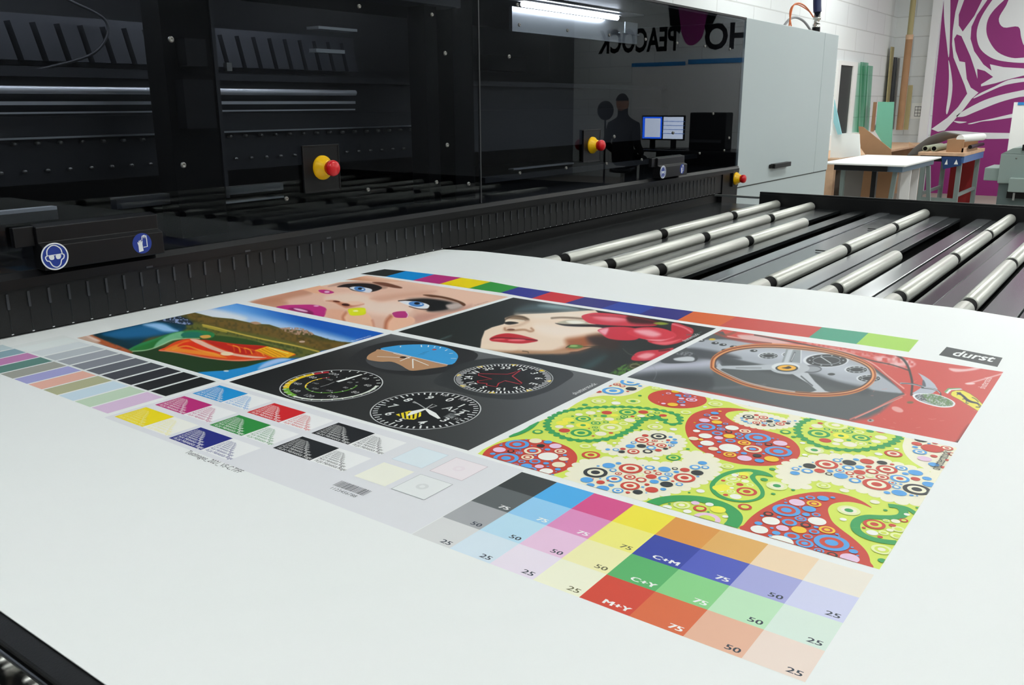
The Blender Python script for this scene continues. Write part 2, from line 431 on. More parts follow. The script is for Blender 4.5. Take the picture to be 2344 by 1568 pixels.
# --- colour bar, far side
a = Art(); bars = ['232625', '0d82c6', 'ab2e72', 'f7dd02', '2f8f3c', '2b3189', 'c8272f', '33317b', '2e46a2', '312f80', 'd9642f', 'c94840', 'c8463f', '3f9e80', 'a7d65a']
xt = [880, 929, 994, 1056, 1123, 1188, 1262, 1339, 1420, 1502, 1588, 1685, 1782, 1882, 1988, 2103]
yt = [616, 620.5, 628, 635.5, 645, 657, 668, 680, 691, 702, 713, 724.6, 736.5, 749, 762, 778.6]
xb = [825, 882, 945, 1006, 1074, 1146, 1217, 1293, 1376, 1462, 1550, 1646, 1746, 1851, 1960, 2080]
yb = [627, 633, 642, 650, 660, 670, 683, 694, 706.5, 719.5, 733, 747, 759, 772.5, 787.6, 805.6]
for i, c in enumerate(bars):
    a.poly(PP('px', [(xb[i], yb[i]), (xb[i + 1], yb[i + 1]), (xt[i + 1], yt[i + 1]), (xt[i], yt[i])]), c)
a.build('colour_bar', 'long bar of fifteen solid ink patches along the back of the print')

# --- logo box
a = Art(); q = PP('px', [(2149, 813), (2283, 840), (2295, 819), (2167, 794)]); a.poly(q, '383e3f'); a.lift()
p0 = P2('px', 2176, 812.5); p1 = P2('px', 2271, 828.5); dw = text_geo('durst', .02)[0][:, 0].max() * 1.12; rot = math.atan2(p1[1] - p0[1], p1[0] - p0[0])
a.text('durst', p0, 1.12, 'f2f5f5', rot=rot, bold=0.02, sx=math.hypot(*(p1 - p0)) / dw)
a.build('logo_box', 'small black box with a white word mark')

# --- tone strips
a = Art(z=0.0008)
a.rect(-21.7, A0u, -1.85, 0.2, 'd5d9d8'); a.lift()
g = ['cfd5d4', 'c3c9cb', 'a9afb3', '94989f', '7c7f87', '5f626a', '45474d', '2d2e33', '1f2022', '181a19']
gp = ['aab9bd', '7f9aa4', 'b279a5', '5a8078', '95968e', '9a9ac8', 'dba898', 'a9aa88', 'bfd2de', 'b9cdb6', 'd2b8d4']
pw = 0.94
for i in range(10):
    u1 = -11.97 - (9 - i) * pw
    a.rect(u1 - pw + 0.13, u1, -1.70, 0.07, g[i])
for i in range(11):
    u1 = -11.95 - (10 - i) * pw
    a.rect(u1 - pw + 0.09, u1, -3.55, -1.80, gp[i])
a.build('tone_strips', 'rows of grey and pastel tone strips')

# --- text swatches on a pale lavender ground
a = Art(z=0.0006)
a.poly([(-11.72, -3.78), (-0.02, -3.82), (-0.02, 0.12), (-11.72, 0.12)], 'e0e1e6'); a.lift()
sw = [(-11.55, -1.07, '1b8ed0', 'ffffff'), (-11.53, -2.33, 'b62974', 'ffffff'), (-11.55, -3.57, 'f2dc10', 'fbf3a0'), (-8.80, -1.17, 'cf2229', 'ffffff'),
      (-8.79, -2.41, '2f8c41', 'ffffff'), (-8.82, -3.63, '222a80', 'ffffff'), (-6.04, -1.20, '24272b', 'd8dad9'), (-6.04, -2.47, '24272b', 'd8dad9')]
sizes = [16, 14, 12, 10, 9, 8, 7, 6, 5]
for u, v, c, tc in sw:
    a.rect(u, u + 1.40, v, v + 0.97, c); a.rect(u + 1.40, u + 2.55, v, v + 0.97, 'f5f5ee' if c == 'f2dc10' else 'f3f4f5')
a.lift()
for u, v, c, tc in sw:
    for half in (0, 1):
        y = v + 0.05
        for n_, s_ in enumerate(sizes):
            h = s_ * 0.0112; tw = text_geo('%d pt Helvetica Regu' % s_, .006)[0][:, 0].max() * h
            a.text('%d pt Helvetica Regu' % s_, (u + 0.05 + half * 1.40 + (0.0 if n_ else 0.02), y), h, tc if not half else (c if c != 'f2dc10' else 'efe9a0'), sx=(.38 + .90 * (s_ - 5) / 11) * (.85 if half else 1) / tw, bold=0.006)
            y += h * 0.80
a.build('text_swatches', 'coloured squares with lines of tiny type beside white squares')
a = Art(z=0.0020)
p0 = P2('b1', 1815, 1222); p1 = P2('b1', 2195, 1362); a.text('Testimages_2021_V5-C.TIFF', (p0[0], -3.98), 0.26, '55585c', sx=0.72, bold=0.004)
a.build('file_caption', 'line of small grey type')
# pale squares with hairline frames
a = Art(z=0.0020)
for (u, v, c, e, ring) in [(-3.07, -1.23, 'e3eff6', 'c5cdd8', 0), (-3.07, -2.49, 'f3f3e6', 'f3f3e6', 0), (-1.83, -1.23, 'efe7ec', 'b9a9b5', 1), (-1.86, -2.50, 'e9eced', 'a2a7ac', 2)]:
    a.rect(u, u + 1.0, v, v + 1.0, e); a.lift(); a.rect(u + .012, u + .988, v + .012, v + .988, c); a.lift()
    if ring:
        a.disc((u + .5, v + .5), .15, 'ece1e8' if ring == 1 else 'dcdfe0'); a.lift(); a.disc((u + .5, v + .5), .07, c); a.lift()
a.build('pale_squares', 'four very pale tint squares with hairline frames')
# barcode
a = Art(z=0.0020); rnd = random.Random(4); x = 0.0
while x < 0.98:
    w = rnd.choice([.012, .02, .03]); a.rect(-3.10 + x, -3.10 + x + w, -3.13, -2.84, '53575c'); x += w + rnd.choice([.012, .016, .024])
a.text('1123456788', (-3.04, -3.30), 0.16, '6a6e74', sx=1.05)
a.build('barcode', 'small grey barcode with digits')
# ------------------------------------------------------------------ painted pictures (ink varies point by point over a fine grid)
class Paint:
    def __init__(s, u0, u1, v0, v1, nu, nv, base):
        s.nu, s.nv = nu, nv
        uu, vv = np.meshgrid(np.linspace(u0, u1, nu), np.linspace(v0, v1, nv)); s.u, s.v = uu.ravel(), vv.ravel()
        q = RC @ (np.stack([s.u, s.v, np.zeros_like(s.u)]) - CC[:, None])
        s.x = 1172 + FPX * q[0] / q[2]; s.y = 784 + FPX * q[1] / q[2]
        s.c = np.tile(np.array(hx(base), float), (len(s.u), 1))
    def fr(s, f): o = TR[f]; return (s.x - o[0]) / o[2], (s.y - o[1]) / o[2]
    def _put(s, idx, a, c, grad=None, X=None, Y=None):
        if grad is not None:
            (p0, p1, c1) = grad; d = np.array(p1, float) - p0; t = ((X - p0[0]) * d[0] + (Y - p0[1]) * d[1]) / (d @ d); t = np.clip(t, 0, 1)[:, None]
            cc = np.array(hx(c)) * (1 - t) + np.array(hx(c1)) * t
        else: cc = np.array(hx(c), float)[None]
        s.c[idx] = s.c[idx] * (1 - a[:, None]) + cc * a[:, None]
    def poly(s, f, pts, c, feather=3, alpha=1.0, sp=True, grad=None, noise=None):
        P = spline(pts, True, 5) if sp else np.array(pts, float)
        X, Y = s.fr(f); m = feather + 2
        idx = np.where((X > P[:, 0].min() - m) & (X < P[:, 0].max() + m) & (Y > P[:, 1].min() - m) & (Y < P[:, 1].max() + m))[0]
        if not len(idx): return s
        x, y = X[idx], Y[idx]; ins = np.zeros(len(idx), bool); d2 = np.full(len(idx), 1e18)
        for i in range(len(P)):
            a, b = P[i - 1], P[i]; e = b - a
            t = np.clip(((x - a[0]) * e[0] + (y - a[1]) * e[1]) / (e @ e + 1e-12), 0, 1)
            d2 = np.minimum(d2, (x - a[0] - t * e[0]) ** 2 + (y - a[1] - t * e[1]) ** 2)
            if a[1] != b[1]:
                cr = ((a[1] > y) != (b[1] > y)) & (x < (b[0] - a[0]) * (y - a[1]) / (b[1] - a[1]) + a[0]); ins ^= cr
        sd = np.sqrt(d2) * np.where(ins, 1, -1)
        t = np.clip(sd / feather * 0.5 + 0.5, 0, 1); t = t * t * (3 - 2 * t)
        if noise: t = t * np.clip(vnoise(s.x[idx], s.y[idx], noise[0]) * 2 - noise[1], 0, 1)
        s._put(idx, t * alpha, c, grad, x, y); return s
    def stroke(s, f, pts, w, c, feather=2, alpha=1.0, sp=True):
        P = spline(pts, False, 5) if sp and len(pts) > 2 else np.array(pts, float)
        X, Y = s.fr(f); m = feather + w
        idx = np.where((X > P[:, 0].min() - m) & (X < P[:, 0].max() + m) & (Y > P[:, 1].min() - m) & (Y < P[:, 1].max() + m))[0]
        if not len(idx): return s
        x, y = X[idx], Y[idx]; d2 = np.full(len(idx), 1e18)
        for i in range(1, len(P)):
            a, b = P[i - 1], P[i]; e = b - a
            t = np.clip(((x - a[0]) * e[0] + (y - a[1]) * e[1]) / (e @ e + 1e-12), 0, 1)
            d2 = np.minimum(d2, (x - a[0] - t * e[0]) ** 2 + (y - a[1] - t * e[1]) ** 2)
        t = np.clip((w / 2 - np.sqrt(d2)) / feather * 0.5 + 0.5, 0, 1); s._put(idx, t * alpha, c); return s
    def ell(s, f, cx, cy, rx, ry, c, feather=2, rot=0, alpha=1.0, n=28):
        r = math.radians(rot)
        return s.poly(f, [(cx + rx * math.cos(t) * math.cos(r) - ry * math.sin(t) * math.sin(r), cy + rx * math.cos(t) * math.sin(r) + ry * math.sin(t) * math.cos(r)) for t in (2 * math.pi * k / n for k in range(n))], c, feather, alpha, False)
    def oval(s, f, cx, cy, rx, ry, w, c, feather=2, rot=0, alpha=1.0):
        r = math.radians(rot); n = 40
        return s.stroke(f, [(cx + rx * math.cos(t) * math.cos(r) - ry * math.sin(t) * math.sin(r), cy + rx * math.cos(t) * math.sin(r) + ry * math.sin(t) * math.cos(r)) for t in (2 * math.pi * k / n for k in range(n + 1))], w, c, feather, alpha, False)
    def build(s, name, label, z=0.0010):
        l = lin(s.c); w = whitelevel(s.u, s.v)
        l = l / w[:, None] * 0.88; cols = np.maximum(l * np.minimum(1.0, 0.92 / l.max(1, keepdims=True)), 0.004)
        mb = MB(); n = s.nu
        i = (np.arange(s.nv - 1)[:, None] * n + np.arange(n - 1)[None]).ravel()
        me = bpy.data.meshes.new(name); org = ORG[SHEET.name]
        V = np.stack([s.u, s.v, np.full_like(s.u, z)], 1) * U + np.array([0, 0, Z0]) - np.array(org)
        F = np.stack([i, i + 1, i + 1 + n, i + n], 1)
        me.vertices.add(len(V)); me.vertices.foreach_set('co', V.ravel())
        me.loops.add(F.size); me.loops.foreach_set('vertex_index', F.ravel())
        me.polygons.add(len(F)); me.polygons.foreach_set('loop_start', np.arange(0, F.size, 4)); me.polygons.foreach_set('loop_total', np.full(len(F), 4))
        me.materials.append(M['ink']); me.update(calc_edges=True)
        ca = me.color_attributes.new('ink', 'FLOAT_COLOR', 'POINT'); a = np.ones((len(V), 4), np.float32); a[:, :3] = cols; ca.data.foreach_set('color', a.ravel())
        o = bpy.data.objects.new(name, me); col.objects.link(o); o.parent = SHEET; ORG[o.name] = org
        return tag(o, label, None)
def vnoise(x, y, sc_):
    x, y = x / sc_, y / sc_; xi, yi = np.floor(x), np.floor(y); fx, fy = x - xi, y - yi
    h = lambda a, b: np.modf(np.abs(np.sin(a * 127.1 + b * 311.7) * 43758.5453))[0]
    fx = fx * fx * (3 - 2 * fx); fy = fy * fy * (3 - 2 * fy)
    return (h(xi, yi) * (1 - fx) + h(xi + 1, yi) * fx) * (1 - fy) + (h(xi, yi + 1) * (1 - fx) + h(xi + 1, yi + 1) * fx) * fy

# --- landscape with boats
p = Paint(-20.9, A0u, 0.30, 7.50, 400, 380, '1d69c0')
f = 'b2'
p.poly(f, [(1100, 220), (2350, 440), (2350, 560), (1000, 330)], '1558b4', 30, grad=((1500, 260), (1400, 420), '5f9bd8'), sp=False)
p.poly(f, [(860, 320), (930, 275), (1100, 300), (1350, 350), (1700, 430), (2030, 520), (2100, 560), (1500, 460), (1200, 400), (900, 340)], 'a9c4e6', 38)
p.poly(f, [(870, 318), (960, 280), (1120, 310), (1250, 350), (1200, 380), (950, 345)], 'd4dbe4', 22)
p.poly(f, [(30, 470), (300, 410), (600, 345), (790, 305), (870, 312), (1000, 345), (1150, 358), (1300, 392), (1420, 400), (1520, 432), (1700, 445), (1760, 478), (1870, 512), (1960, 530), (2060, 535), (1790, 600), (1540, 662), (1100, 800), (560, 690), (300, 560)], '4d4a22', 4, sp=False)
p.poly(f, [(800, 310), (980, 345), (1300, 395), (1500, 435), (1800, 520), (2000, 540), (1800, 590), (1400, 500), (900, 380)], '6b5526', 14)
p.poly(f, [(820, 320), (1300, 400), (2000, 540), (1780, 600), (1350, 520), (900, 400)], '34301a', 10, 0.6, noise=(5, .9))
p.poly(f, [(1480, 432), (1560, 422), (1640, 424), (1700, 440), (1750, 475), (1640, 478), (1560, 460)], 'a98672', 5, noise=(3.2, .4))
p.poly(f, [(1280, 385), (1320, 378), (1360, 392), (1320, 400)], 'b08a70', 5)
p.poly(f, [(700, 380), (900, 395), (1200, 450), (1500, 510), (1800, 600), (1600, 650), (1200, 560), (900, 480), (760, 440)], '5c5f2a', 14)
p.poly(f, [(740, 400), (1200, 470), (1780, 610), (1600, 650), (1200, 560), (800, 470)], '2c3a1c', 10, 0.7, noise=(4, .8))
p.stroke(f, [(925, 402), (1030, 425), (1200, 470), (1400, 515), (1600, 555), (1790, 602)], 9, 'c9ad4a', 5)
p.stroke(f, [(930, 412), (1100, 455)], 12, 'a89638', 6)
p.stroke(f, [(1000, 470), (1300, 520), (1600, 590)], 8, '7d8a45', 7, .6)
p.ell(f, 1665, 528, 22, 8, 'b59a88', 3)
p.poly(f, [(60, 470), (250, 425), (450, 385), (640, 345), (760, 370), (800, 430), (700, 470), (520, 500), (380, 600), (200, 540)], '0b3446', 14)
p.poly(f, [(180, 470), (330, 425), (480, 395), (620, 388), (720, 430), (760, 450), (600, 480), (420, 500), (280, 500)], '1b5c88', 24)
p.poly(f, [(480, 402), (560, 390), (640, 400), (700, 430), (740, 452), (640, 452), (560, 425)], '8db6de', 16)
p.poly(f, [(60, 470), (250, 500), (420, 560), (400, 600), (200, 540)], '0d2f3a', 10)
p.poly(f, [(560, 365), (680, 325), (780, 345), (850, 385), (830, 405), (700, 390)], '1c2834', 8)
p.poly(f, [(590, 360), (680, 328), (770, 345), (850, 385), (810, 402), (700, 385)], '7f8fb4', 4, noise=(3, .7))
p.poly(f, [(300, 590), (500, 585), (700, 560), (1000, 640), (1400, 660), (1420, 690), (1300, 730), (900, 760), (700, 740), (430, 650)], '20391b', 6, sp=False)
p.poly(f, [(800, 500), (1000, 480), (1300, 520), (1500, 600), (1300, 590), (1000, 540)], '2e4a20', 8)
p.poly(f, [(370, 590), (450, 545), (560, 508), (700, 462), (850, 442), (960, 450), (1012, 470), (990, 500), (880, 500), (760, 505), (680, 530), (600, 565), (500, 595), (430, 602)], '2a7a44', 5)
p.poly(f, [(400, 585), (520, 540), (640, 500), (690, 520), (600, 560), (480, 592)], '256b30', 8)
p.poly(f, [(600, 520), (700, 468), (780, 455), (770, 500), (700, 520), (620, 555), (560, 575)], '6fae84', 8, .9)
p.poly(f, [(780, 462), (880, 455), (930, 480), (860, 498), (770, 490)], '1f6a58', 5)
p.poly(f, [(905, 485), (970, 478), (985, 495), (930, 505)], 'cf9a4a', 4)
p.stroke(f, [(400, 600), (520, 588), (620, 550), (700, 515), (800, 505), (900, 505)], 6, 'a9bc96', 4)
p.poly(f, [(595, 595), (650, 568), (720, 530), (810, 507), (900, 512), (1050, 528), (1200, 548), (1400, 562), (1610, 618), (1560, 640), (1440, 655), (1350, 665), (1200, 674), (1020, 660), (850, 630), (700, 606)], 'd2431a', 3)
p.poly(f, [(640, 590), (740, 545), (820, 520), (900, 560), (1040, 620), (1100, 650), (900, 625), (740, 605)], 'e8862a', 8)
p.poly(f, [(740, 570), (830, 525), (960, 560), (1080, 610), (960, 600)], 'd92f12', 8)
p.stroke(f, [(700, 585), (800, 560), (900, 590), (1050, 630)], 8, 'f0a23a', 5)
p.stroke(f, [(605, 592), (750, 612), (950, 648), (1150, 668), (1350, 660)], 7, 'd98e78', 4)
p.poly(f, [(930, 515), (1100, 538), (1300, 555), (1400, 565), (1330, 600), (1250, 625), (1100, 590)], 'b51f16', 6)
p.poly(f, [(830, 512), (900, 515), (1000, 560), (1120, 605), (1250, 630), (1400, 645), (1300, 650), (1120, 625), (960, 575)], 'dcae98', 4)
p.ell(f, 1105, 618, 48, 14, 'f2dcb8', 4)
for i in range(6): p.stroke(f, [(1110 + i * 42, 548 + i * 9), (1150 + i * 42, 562 + i * 9), (1160 + i * 44, 600 + i * 6)], 8, 'f0a028' if i % 2 else 'd8541c', 4)
p.poly(f, [(1320, 590), (1405, 562), (1615, 618), (1560, 648), (1440, 645)], 'e9a818', 3, sp=False)
for i in range(4): p.stroke(f, [(1340 + i * 26, 590 - i * 6), (1440 + i * 34, 640 - i * 2)], 5, 'b9700c', 3)
for i in range(3): p.stroke(f, [(1420 + i * 45, 572 + i * 14), (1470 + i * 45, 588 + i * 14)], 7, 'f7e06a', 3)
p.poly(f, [(890, 755), (1100, 742), (1250, 715), (1370, 680), (1480, 655), (1600, 655), (1350, 740), (1080, 830), (960, 800)], '1f86c8', 5, sp=False)
p.poly(f, [(1380, 690), (1490, 652), (1580, 660), (1480, 690), (1340, 735)], '9dbbe4', 12)
p.ell(f, 1100, 746, 20, 6, 'c8d4d8', 3)
p.poly(f, [(-40, 440), (60, 440), (110, 480), (200, 560), (60, 540), (-40, 500)], 'b79a88', 12, sp=False)
p.poly(f, [(20, 470), (90, 475), (200, 520), (330, 570), (400, 605), (360, 615), (200, 560)], 'a3522e', 8, noise=(6, -.3))
p.poly(f, [(20, 470), (70, 478), (160, 520), (120, 525)], 'cdb9ae', 10)
p.build('landscape_picture', 'printed picture of red and green boats on a mountain lake')

# --- face with painted nails
p = Paint(-20.9, A0u, 7.98, 15.46, 400, 320, 'd6dbd9'); f = 'b3'
p.poly(f, [(30, 342), (180, 293), (400, 240), (460, 222), (520, 205), (600, 178), (640, 200), (700, 190), (800, 168), (960, 158), (1100, 160), (1000, 152), (745, 146), (800, 132), (880, 112), (1000, 104), (1400, 140), (2230, 290), (1220, 600), (560, 460)], 'd9b09c', 3, sp=False)
p.poly(f, [(745, 146), (870, 113), (960, 112), (1100, 135), (1350, 162), (1100, 162), (900, 152)], 'c08868', 6)
p.poly(f, [(1000, 108), (1400, 145), (2180, 285), (1800, 380), (1500, 200), (1100, 150)], 'e2bba6', 50)
p.poly(f, [(60, 335), (300, 265), (460, 225), (560, 262), (400, 300), (200, 350)], 'b9826a', 22)
p.poly(f, [(30, 342), (260, 300), (360, 345), (260, 380), (120, 360)], 'b27a5e', 26, .8)
p.poly(f, [(700, 280), (900, 262), (1050, 290), (1100, 330), (1000, 370), (800, 330), (680, 320)], 'ecd0bd', 24)
p.poly(f, [(1000, 340), (1300, 330), (1400, 400), (1250, 440), (1050, 420)], 'f0d6c6', 40)
p.poly(f, [(1050, 300), (1300, 265), (1600, 240), (1500, 275), (1300, 300), (1150, 330)], 'cf9f88', 22)
p.poly(f, [(1450, 440), (1800, 410), (1900, 360), (1700, 420), (1460, 510)], 'c08f80', 26)
# thumb and brow at the ragged edge
p.poly(f, [(455, 212), (600, 180), (640, 205), (720, 232), (745, 255), (690, 262), (600, 262), (520, 240)], 'dca888', 4)
p.poly(f, [(620, 235), (680, 232), (735, 245), (748, 256), (700, 266), (640, 256)], 'b22a78', 3); p.ell(f, 690, 250, 22, 8, 'f0c8e0', 4)
p.poly(f, [(275, 244), (345, 232), (352, 256), (280, 256)], 'dca040', 5, sp=False)
# far eye
p.poly(f, [(700, 205), (800, 175), (960, 165), (1120, 182), (1200, 210), (1140, 225), (980, 182), (840, 190)], 'a88474', 10)
p.poly(f, [(775, 208), (830, 188), (900, 180), (1000, 178), (1090, 188), (1150, 212), (1130, 232), (1060, 250), (980, 250), (900, 235), (860, 212)], '1e1718', 5)
p.poly(f, [(880, 215), (940, 205), (1060, 225), (1050, 255), (980, 248), (920, 235)], 'dfe2ec', 4); p.ell(f, 965, 225, 48, 20, '4a7cb8', 4, 8); p.ell(f, 968, 222, 18, 9, '141c2c', 3); p.ell(f, 990, 228, 10, 5, 'e8f2fa', 2)
p.poly(f, [(1070, 168), (1180, 172), (1310, 208), (1310, 220), (1250, 215), (1150, 195)], '6b4030', 6)
# near eye with smoky shadow
p.poly(f, [(1350, 325), (1500, 305), (1700, 320), (1820, 350), (1830, 368), (1760, 400), (1620, 415), (1520, 400)], '6e625e', 24)
p.poly(f, [(1360, 322), (1480, 306), (1600, 315), (1740, 345), (1720, 385), (1620, 408), (1530, 408), (1545, 360), (1440, 335)], '191a1c', 12)
p.poly(f, [(1690, 360), (1780, 345), (1830, 360), (1790, 385), (1720, 395)], 'b7a8a2', 14)
p.poly(f, [(1295, 328), (1400, 328), (1480, 338), (1545, 358), (1530, 388), (1460, 388), (1380, 365)], 'e4e8ee', 4); p.ell(f, 1440, 352, 65, 22, '4d84c4', 4, 5); p.ell(f, 1445, 346, 24, 10, '101828', 3); p.ell(f, 1480, 352, 10, 4, 'f0f6fc', 2)
p.stroke(f, [(1290, 325), (1400, 318), (1500, 335), (1555, 360)], 7, '17100f', 3)
p.stroke(f, [(1380, 372), (1460, 392), (1540, 395)], 6, '4a3028', 4)
p.poly(f, [(1495, 275), (1570, 274), (1700, 295), (1800, 325), (1850, 352), (1835, 368), (1780, 335), (1650, 302), (1560, 292)], '5e3a28', 6)
# nose, lips
p.poly(f, [(680, 325), (760, 322), (850, 345), (980, 345), (1000, 355), (940, 370), (860, 385), (810, 368), (750, 338)], 'b87458', 10)
p.ell(f, 770, 330, 30, 6, '5a2418', 5, 5); p.ell(f, 848, 358, 34, 10, '3a1410', 5, 5)
p.poly(f, [(870, 330), (960, 330), (990, 350), (900, 362)], 'e8c0a8', 10)
p.poly(f, [(265, 378), (340, 362), (450, 358), (580, 358), (660, 375), (688, 400), (675, 440), (640, 462), (480, 430), (360, 400)], 'b52a78', 5)
p.poly(f, [(370, 390), (460, 385), (560, 410), (570, 440), (480, 425)], '7a1c50', 10); p.ell(f, 470, 402, 60, 9, 'e6b4d0', 8, 12); p.ell(f, 600, 368, 22, 6, 'e8a8cc', 5)
p.poly(f, [(690, 400), (820, 400), (840, 440), (830, 500), (700, 470)], 'dba58a', 14)
# near fingers
p.poly(f, [(830, 470), (845, 430), (880, 408), (980, 402), (1040, 440), (1075, 500), (1080, 545), (900, 510)], 'e8b898', 6)
p.stroke(f, [(850, 425), (825, 460), (832, 490)], 18, 'a85a3c', 14, .8)
p.poly(f, [(868, 395), (930, 384), (1000, 384), (1015, 400), (1005, 440), (900, 448), (875, 430)], 'd8dc20', 3); p.ell(f, 930, 410, 22, 9, 'f2f0a0', 5)
p.stroke(f, [(1070, 490), (1080, 520), (1085, 560)], 14, 'b87058', 12, .8)
p.poly(f, [(1180, 560), (1195, 500), (1230, 455), (1300, 445), (1380, 455), (1425, 480), (1400, 520), (1220, 580)], 'e9b79a', 6)
p.stroke(f, [(1225, 455), (1190, 500), (1180, 560)], 22, 'a04e30', 18, .9)
p.poly(f, [(1240, 425), (1290, 413), (1350, 414), (1370, 440), (1360, 465), (1270, 465), (1245, 445)], 'b03478', 3); p.stroke(f, [(1355, 418), (1370, 440), (1362, 464)], 6, 'efd8e4', 2)
p.build('face_picture', 'printed picture of a face with blue eyes and magenta and yellow nails')

# --- pale face with red flowers
p = Paint(A1u, B0u, 7.975, 15.479, 520, 320, '262a29'); f = 'b4'
p.poly(f, [(900, 150), (1050, 105), (1200, 110), (1400, 150), (1250, 165), (1000, 160)], '46585c', 30); p.poly(f, [(1060, 118), (1180, 115), (1330, 145), (1180, 140)], '9db4b8', 18, .8)
p.poly(f, [(660, 412), (668, 350), (690, 292), (740, 268), (820, 246), (832, 225), (828, 205), (870, 190), (960, 178), (1100, 172), (1300, 160), (1450, 150), (1470, 168), (1440, 240), (1500, 275), (1560, 330), (1560, 380), (1440, 400), (1330, 432), (1160, 446), (960, 440), (800, 436)], 'ead3bd', 4, sp=False)
p.poly(f, [(1250, 350), (1330, 330), (1450, 310), (1560, 340), (1560, 390), (1440, 395), (1340, 430), (1180, 440), (1250, 400)], 'a05a34', 32)
p.poly(f, [(1400, 330), (1600, 330), (1600, 420), (1450, 400)], '33221a', 30)
p.poly(f, [(700, 420), (900, 425), (1100, 430), (1250, 420), (1240, 450), (900, 450)], 'b48a68', 12)
p.poly(f, [(900, 180), (1100, 175), (1400, 160), (1350, 200), (1100, 210)], 'f2e2d0', 24)
p.poly(f, [(1050, 250), (1300, 265), (1480, 280), (1420, 310), (1200, 330), (1060, 300)], 'f4e2d2', 30)
# far eye, brow
p.poly(f, [(835, 205), (880, 192), (950, 193), (995, 212), (980, 225), (900, 215)], '8a7058', 10)
p.stroke(f, [(830, 215), (880, 192), (950, 196), (990, 215)], 8, '4a3a2a', 6); p.poly(f, [(822, 240), (850, 228), (900, 232), (920, 240), (860, 250)], '22201e', 5)
p.stroke(f, [(838, 226), (900, 218), (960, 224)], 5, 'f0e4d4', 5)
# near brow and closed eye
p.stroke(f, [(1150, 205), (1220, 201), (1300, 204), (1370, 210)], 8, '5c4430', 7)
p.poly(f, [(1190, 240), (1240, 222), (1320, 218), (1400, 232), (1390, 246), (1280, 246)], 'b9b29c', 8); p.poly(f, [(1250, 228), (1320, 222), (1380, 236), (1300, 244)], 'f2efe4', 8)
p.poly(f, [(1175, 240), (1240, 246), (1380, 248), (1480, 252), (1520, 262), (1360, 264), (1240, 258)], '1a1614', 5)
# nose, mouth
p.stroke(f, [(990, 225), (940, 250), (880, 262), (830, 275), (822, 285)], 10, 'd0ac90', 12)
p.stroke(f, [(828, 275), (835, 288), (880, 290), (960, 285), (1000, 296), (1025, 290), (1010, 275)], 10, 'a5714e', 7); p.ell(f, 870, 284, 26, 6, '6a3a26', 5)
p.poly(f, [(725, 345), (770, 322), (830, 310), (880, 312), (950, 325), (1055, 358), (1000, 374), (940, 380), (860, 376), (780, 368), (735, 362)], 'bf2630', 4)
p.stroke(f, [(735, 345), (800, 340), (900, 345), (1050, 358)], 6, '5a0c14', 4); p.ell(f, 910, 357, 60, 7, 'e87880', 6); p.ell(f, 790, 350, 40, 5, 'da5c62', 5)
p.poly(f, [(670, 405), (760, 385), (900, 400), (880, 425), (720, 420)], 'f2dcc4', 20)
# bud, stem
p.stroke(f, [(1370, 402), (1450, 400), (1520, 404)], 4, '2c3018', 3); p.ell(f, 1312, 401, 55, 14, '4f7a34', 4); p.ell(f, 1300, 397, 30, 6, '9abf72', 5); p.stroke(f, [(1250, 408), (1275, 392)], 6, '243018', 3)
# petals
p.poly(f, [(1355, 195), (1400, 175), (1480, 168), (1620, 180), (1780, 205), (1880, 235), (1840, 262), (1640, 262), (1480, 250), (1400, 235)], 'cf3848', 4)
p.poly(f, [(1440, 200), (1560, 190), (1680, 215), (1560, 228)], 'e88490', 18); p.stroke(f, [(1420, 185), (1600, 195), (1760, 225)], 7, '9c1e2e', 7, .7)
p.poly(f, [(1680, 190), (1860, 225), (1900, 245), (1700, 240)], '3c1016', 16)
p.poly(f, [(1400, 250), (1700, 262), (1900, 262), (1700, 275), (1480, 268)], '220e10', 6)
p.poly(f, [(1470, 285), (1560, 265), (1700, 270), (1760, 300), (1740, 350), (1640, 358), (1540, 345), (1490, 310)], 'cc2f42', 4); p.poly(f, [(1475, 290), (1540, 275), (1520, 320)], 'eea6b4', 12)
p.poly(f, [(1980, 240), (2080, 262), (2125, 285), (2110, 330), (2040, 370), (1930, 392), (1830, 375), (1820, 355), (1960, 350)], 'c42c3a', 4); p.poly(f, [(1840, 372), (1960, 365), (2040, 350), (1940, 388)], 'e86a74', 8)
p.poly(f, [(1668, 300), (1740, 272), (1860, 268), (1960, 290), (2010, 325), (1960, 358), (1860, 362), (1760, 345), (1700, 325)], 'd63a4a', 4); p.poly(f, [(1720, 290), (1820, 285), (1900, 315), (1850, 335), (1760, 315)], 'f0a4ae', 16); p.poly(f, [(1800, 352), (1930, 352), (1990, 335), (1900, 364)], 'f0c0c4', 6, .7)
p.stroke(f, [(1980, 245), (2060, 270), (2110, 300)], 6, 'ee98a2', 6)
p.poly(f, [(1850, 240), (1900, 232), (1955, 244), (1900, 252)], '8c9a34', 5)
p.poly(f, [(1700, 492), (1730, 445), (1800, 428), (1900, 422), (1990, 412), (1900, 480), (1800, 498)], 'cc3646', 4); p.poly(f, [(1740, 470), (1800, 445), (1860, 455), (1800, 485)], 'f0a0a8', 12); p.stroke(f, [(1890, 430), (1960, 422)], 8, '401014', 6)
p.stroke(f, [(1640, 415), (1680, 450), (1720, 462)], 4, '5a5e54', 3); p.stroke(f, [(2080, 320), (2150, 312), (2180, 300)], 4, '56706e', 3)
p.poly(f, [(1550, 592), (1620, 540), (1700, 512), (1790, 515), (1720, 560), (1620, 600)], '4e7a34', 6, noise=(3, .2)); p.ell(f, 1725, 535, 48, 20, '3c3a26', 5); p.oval(f, 1725, 535, 34, 14, 6, '8a8a6a', 4)
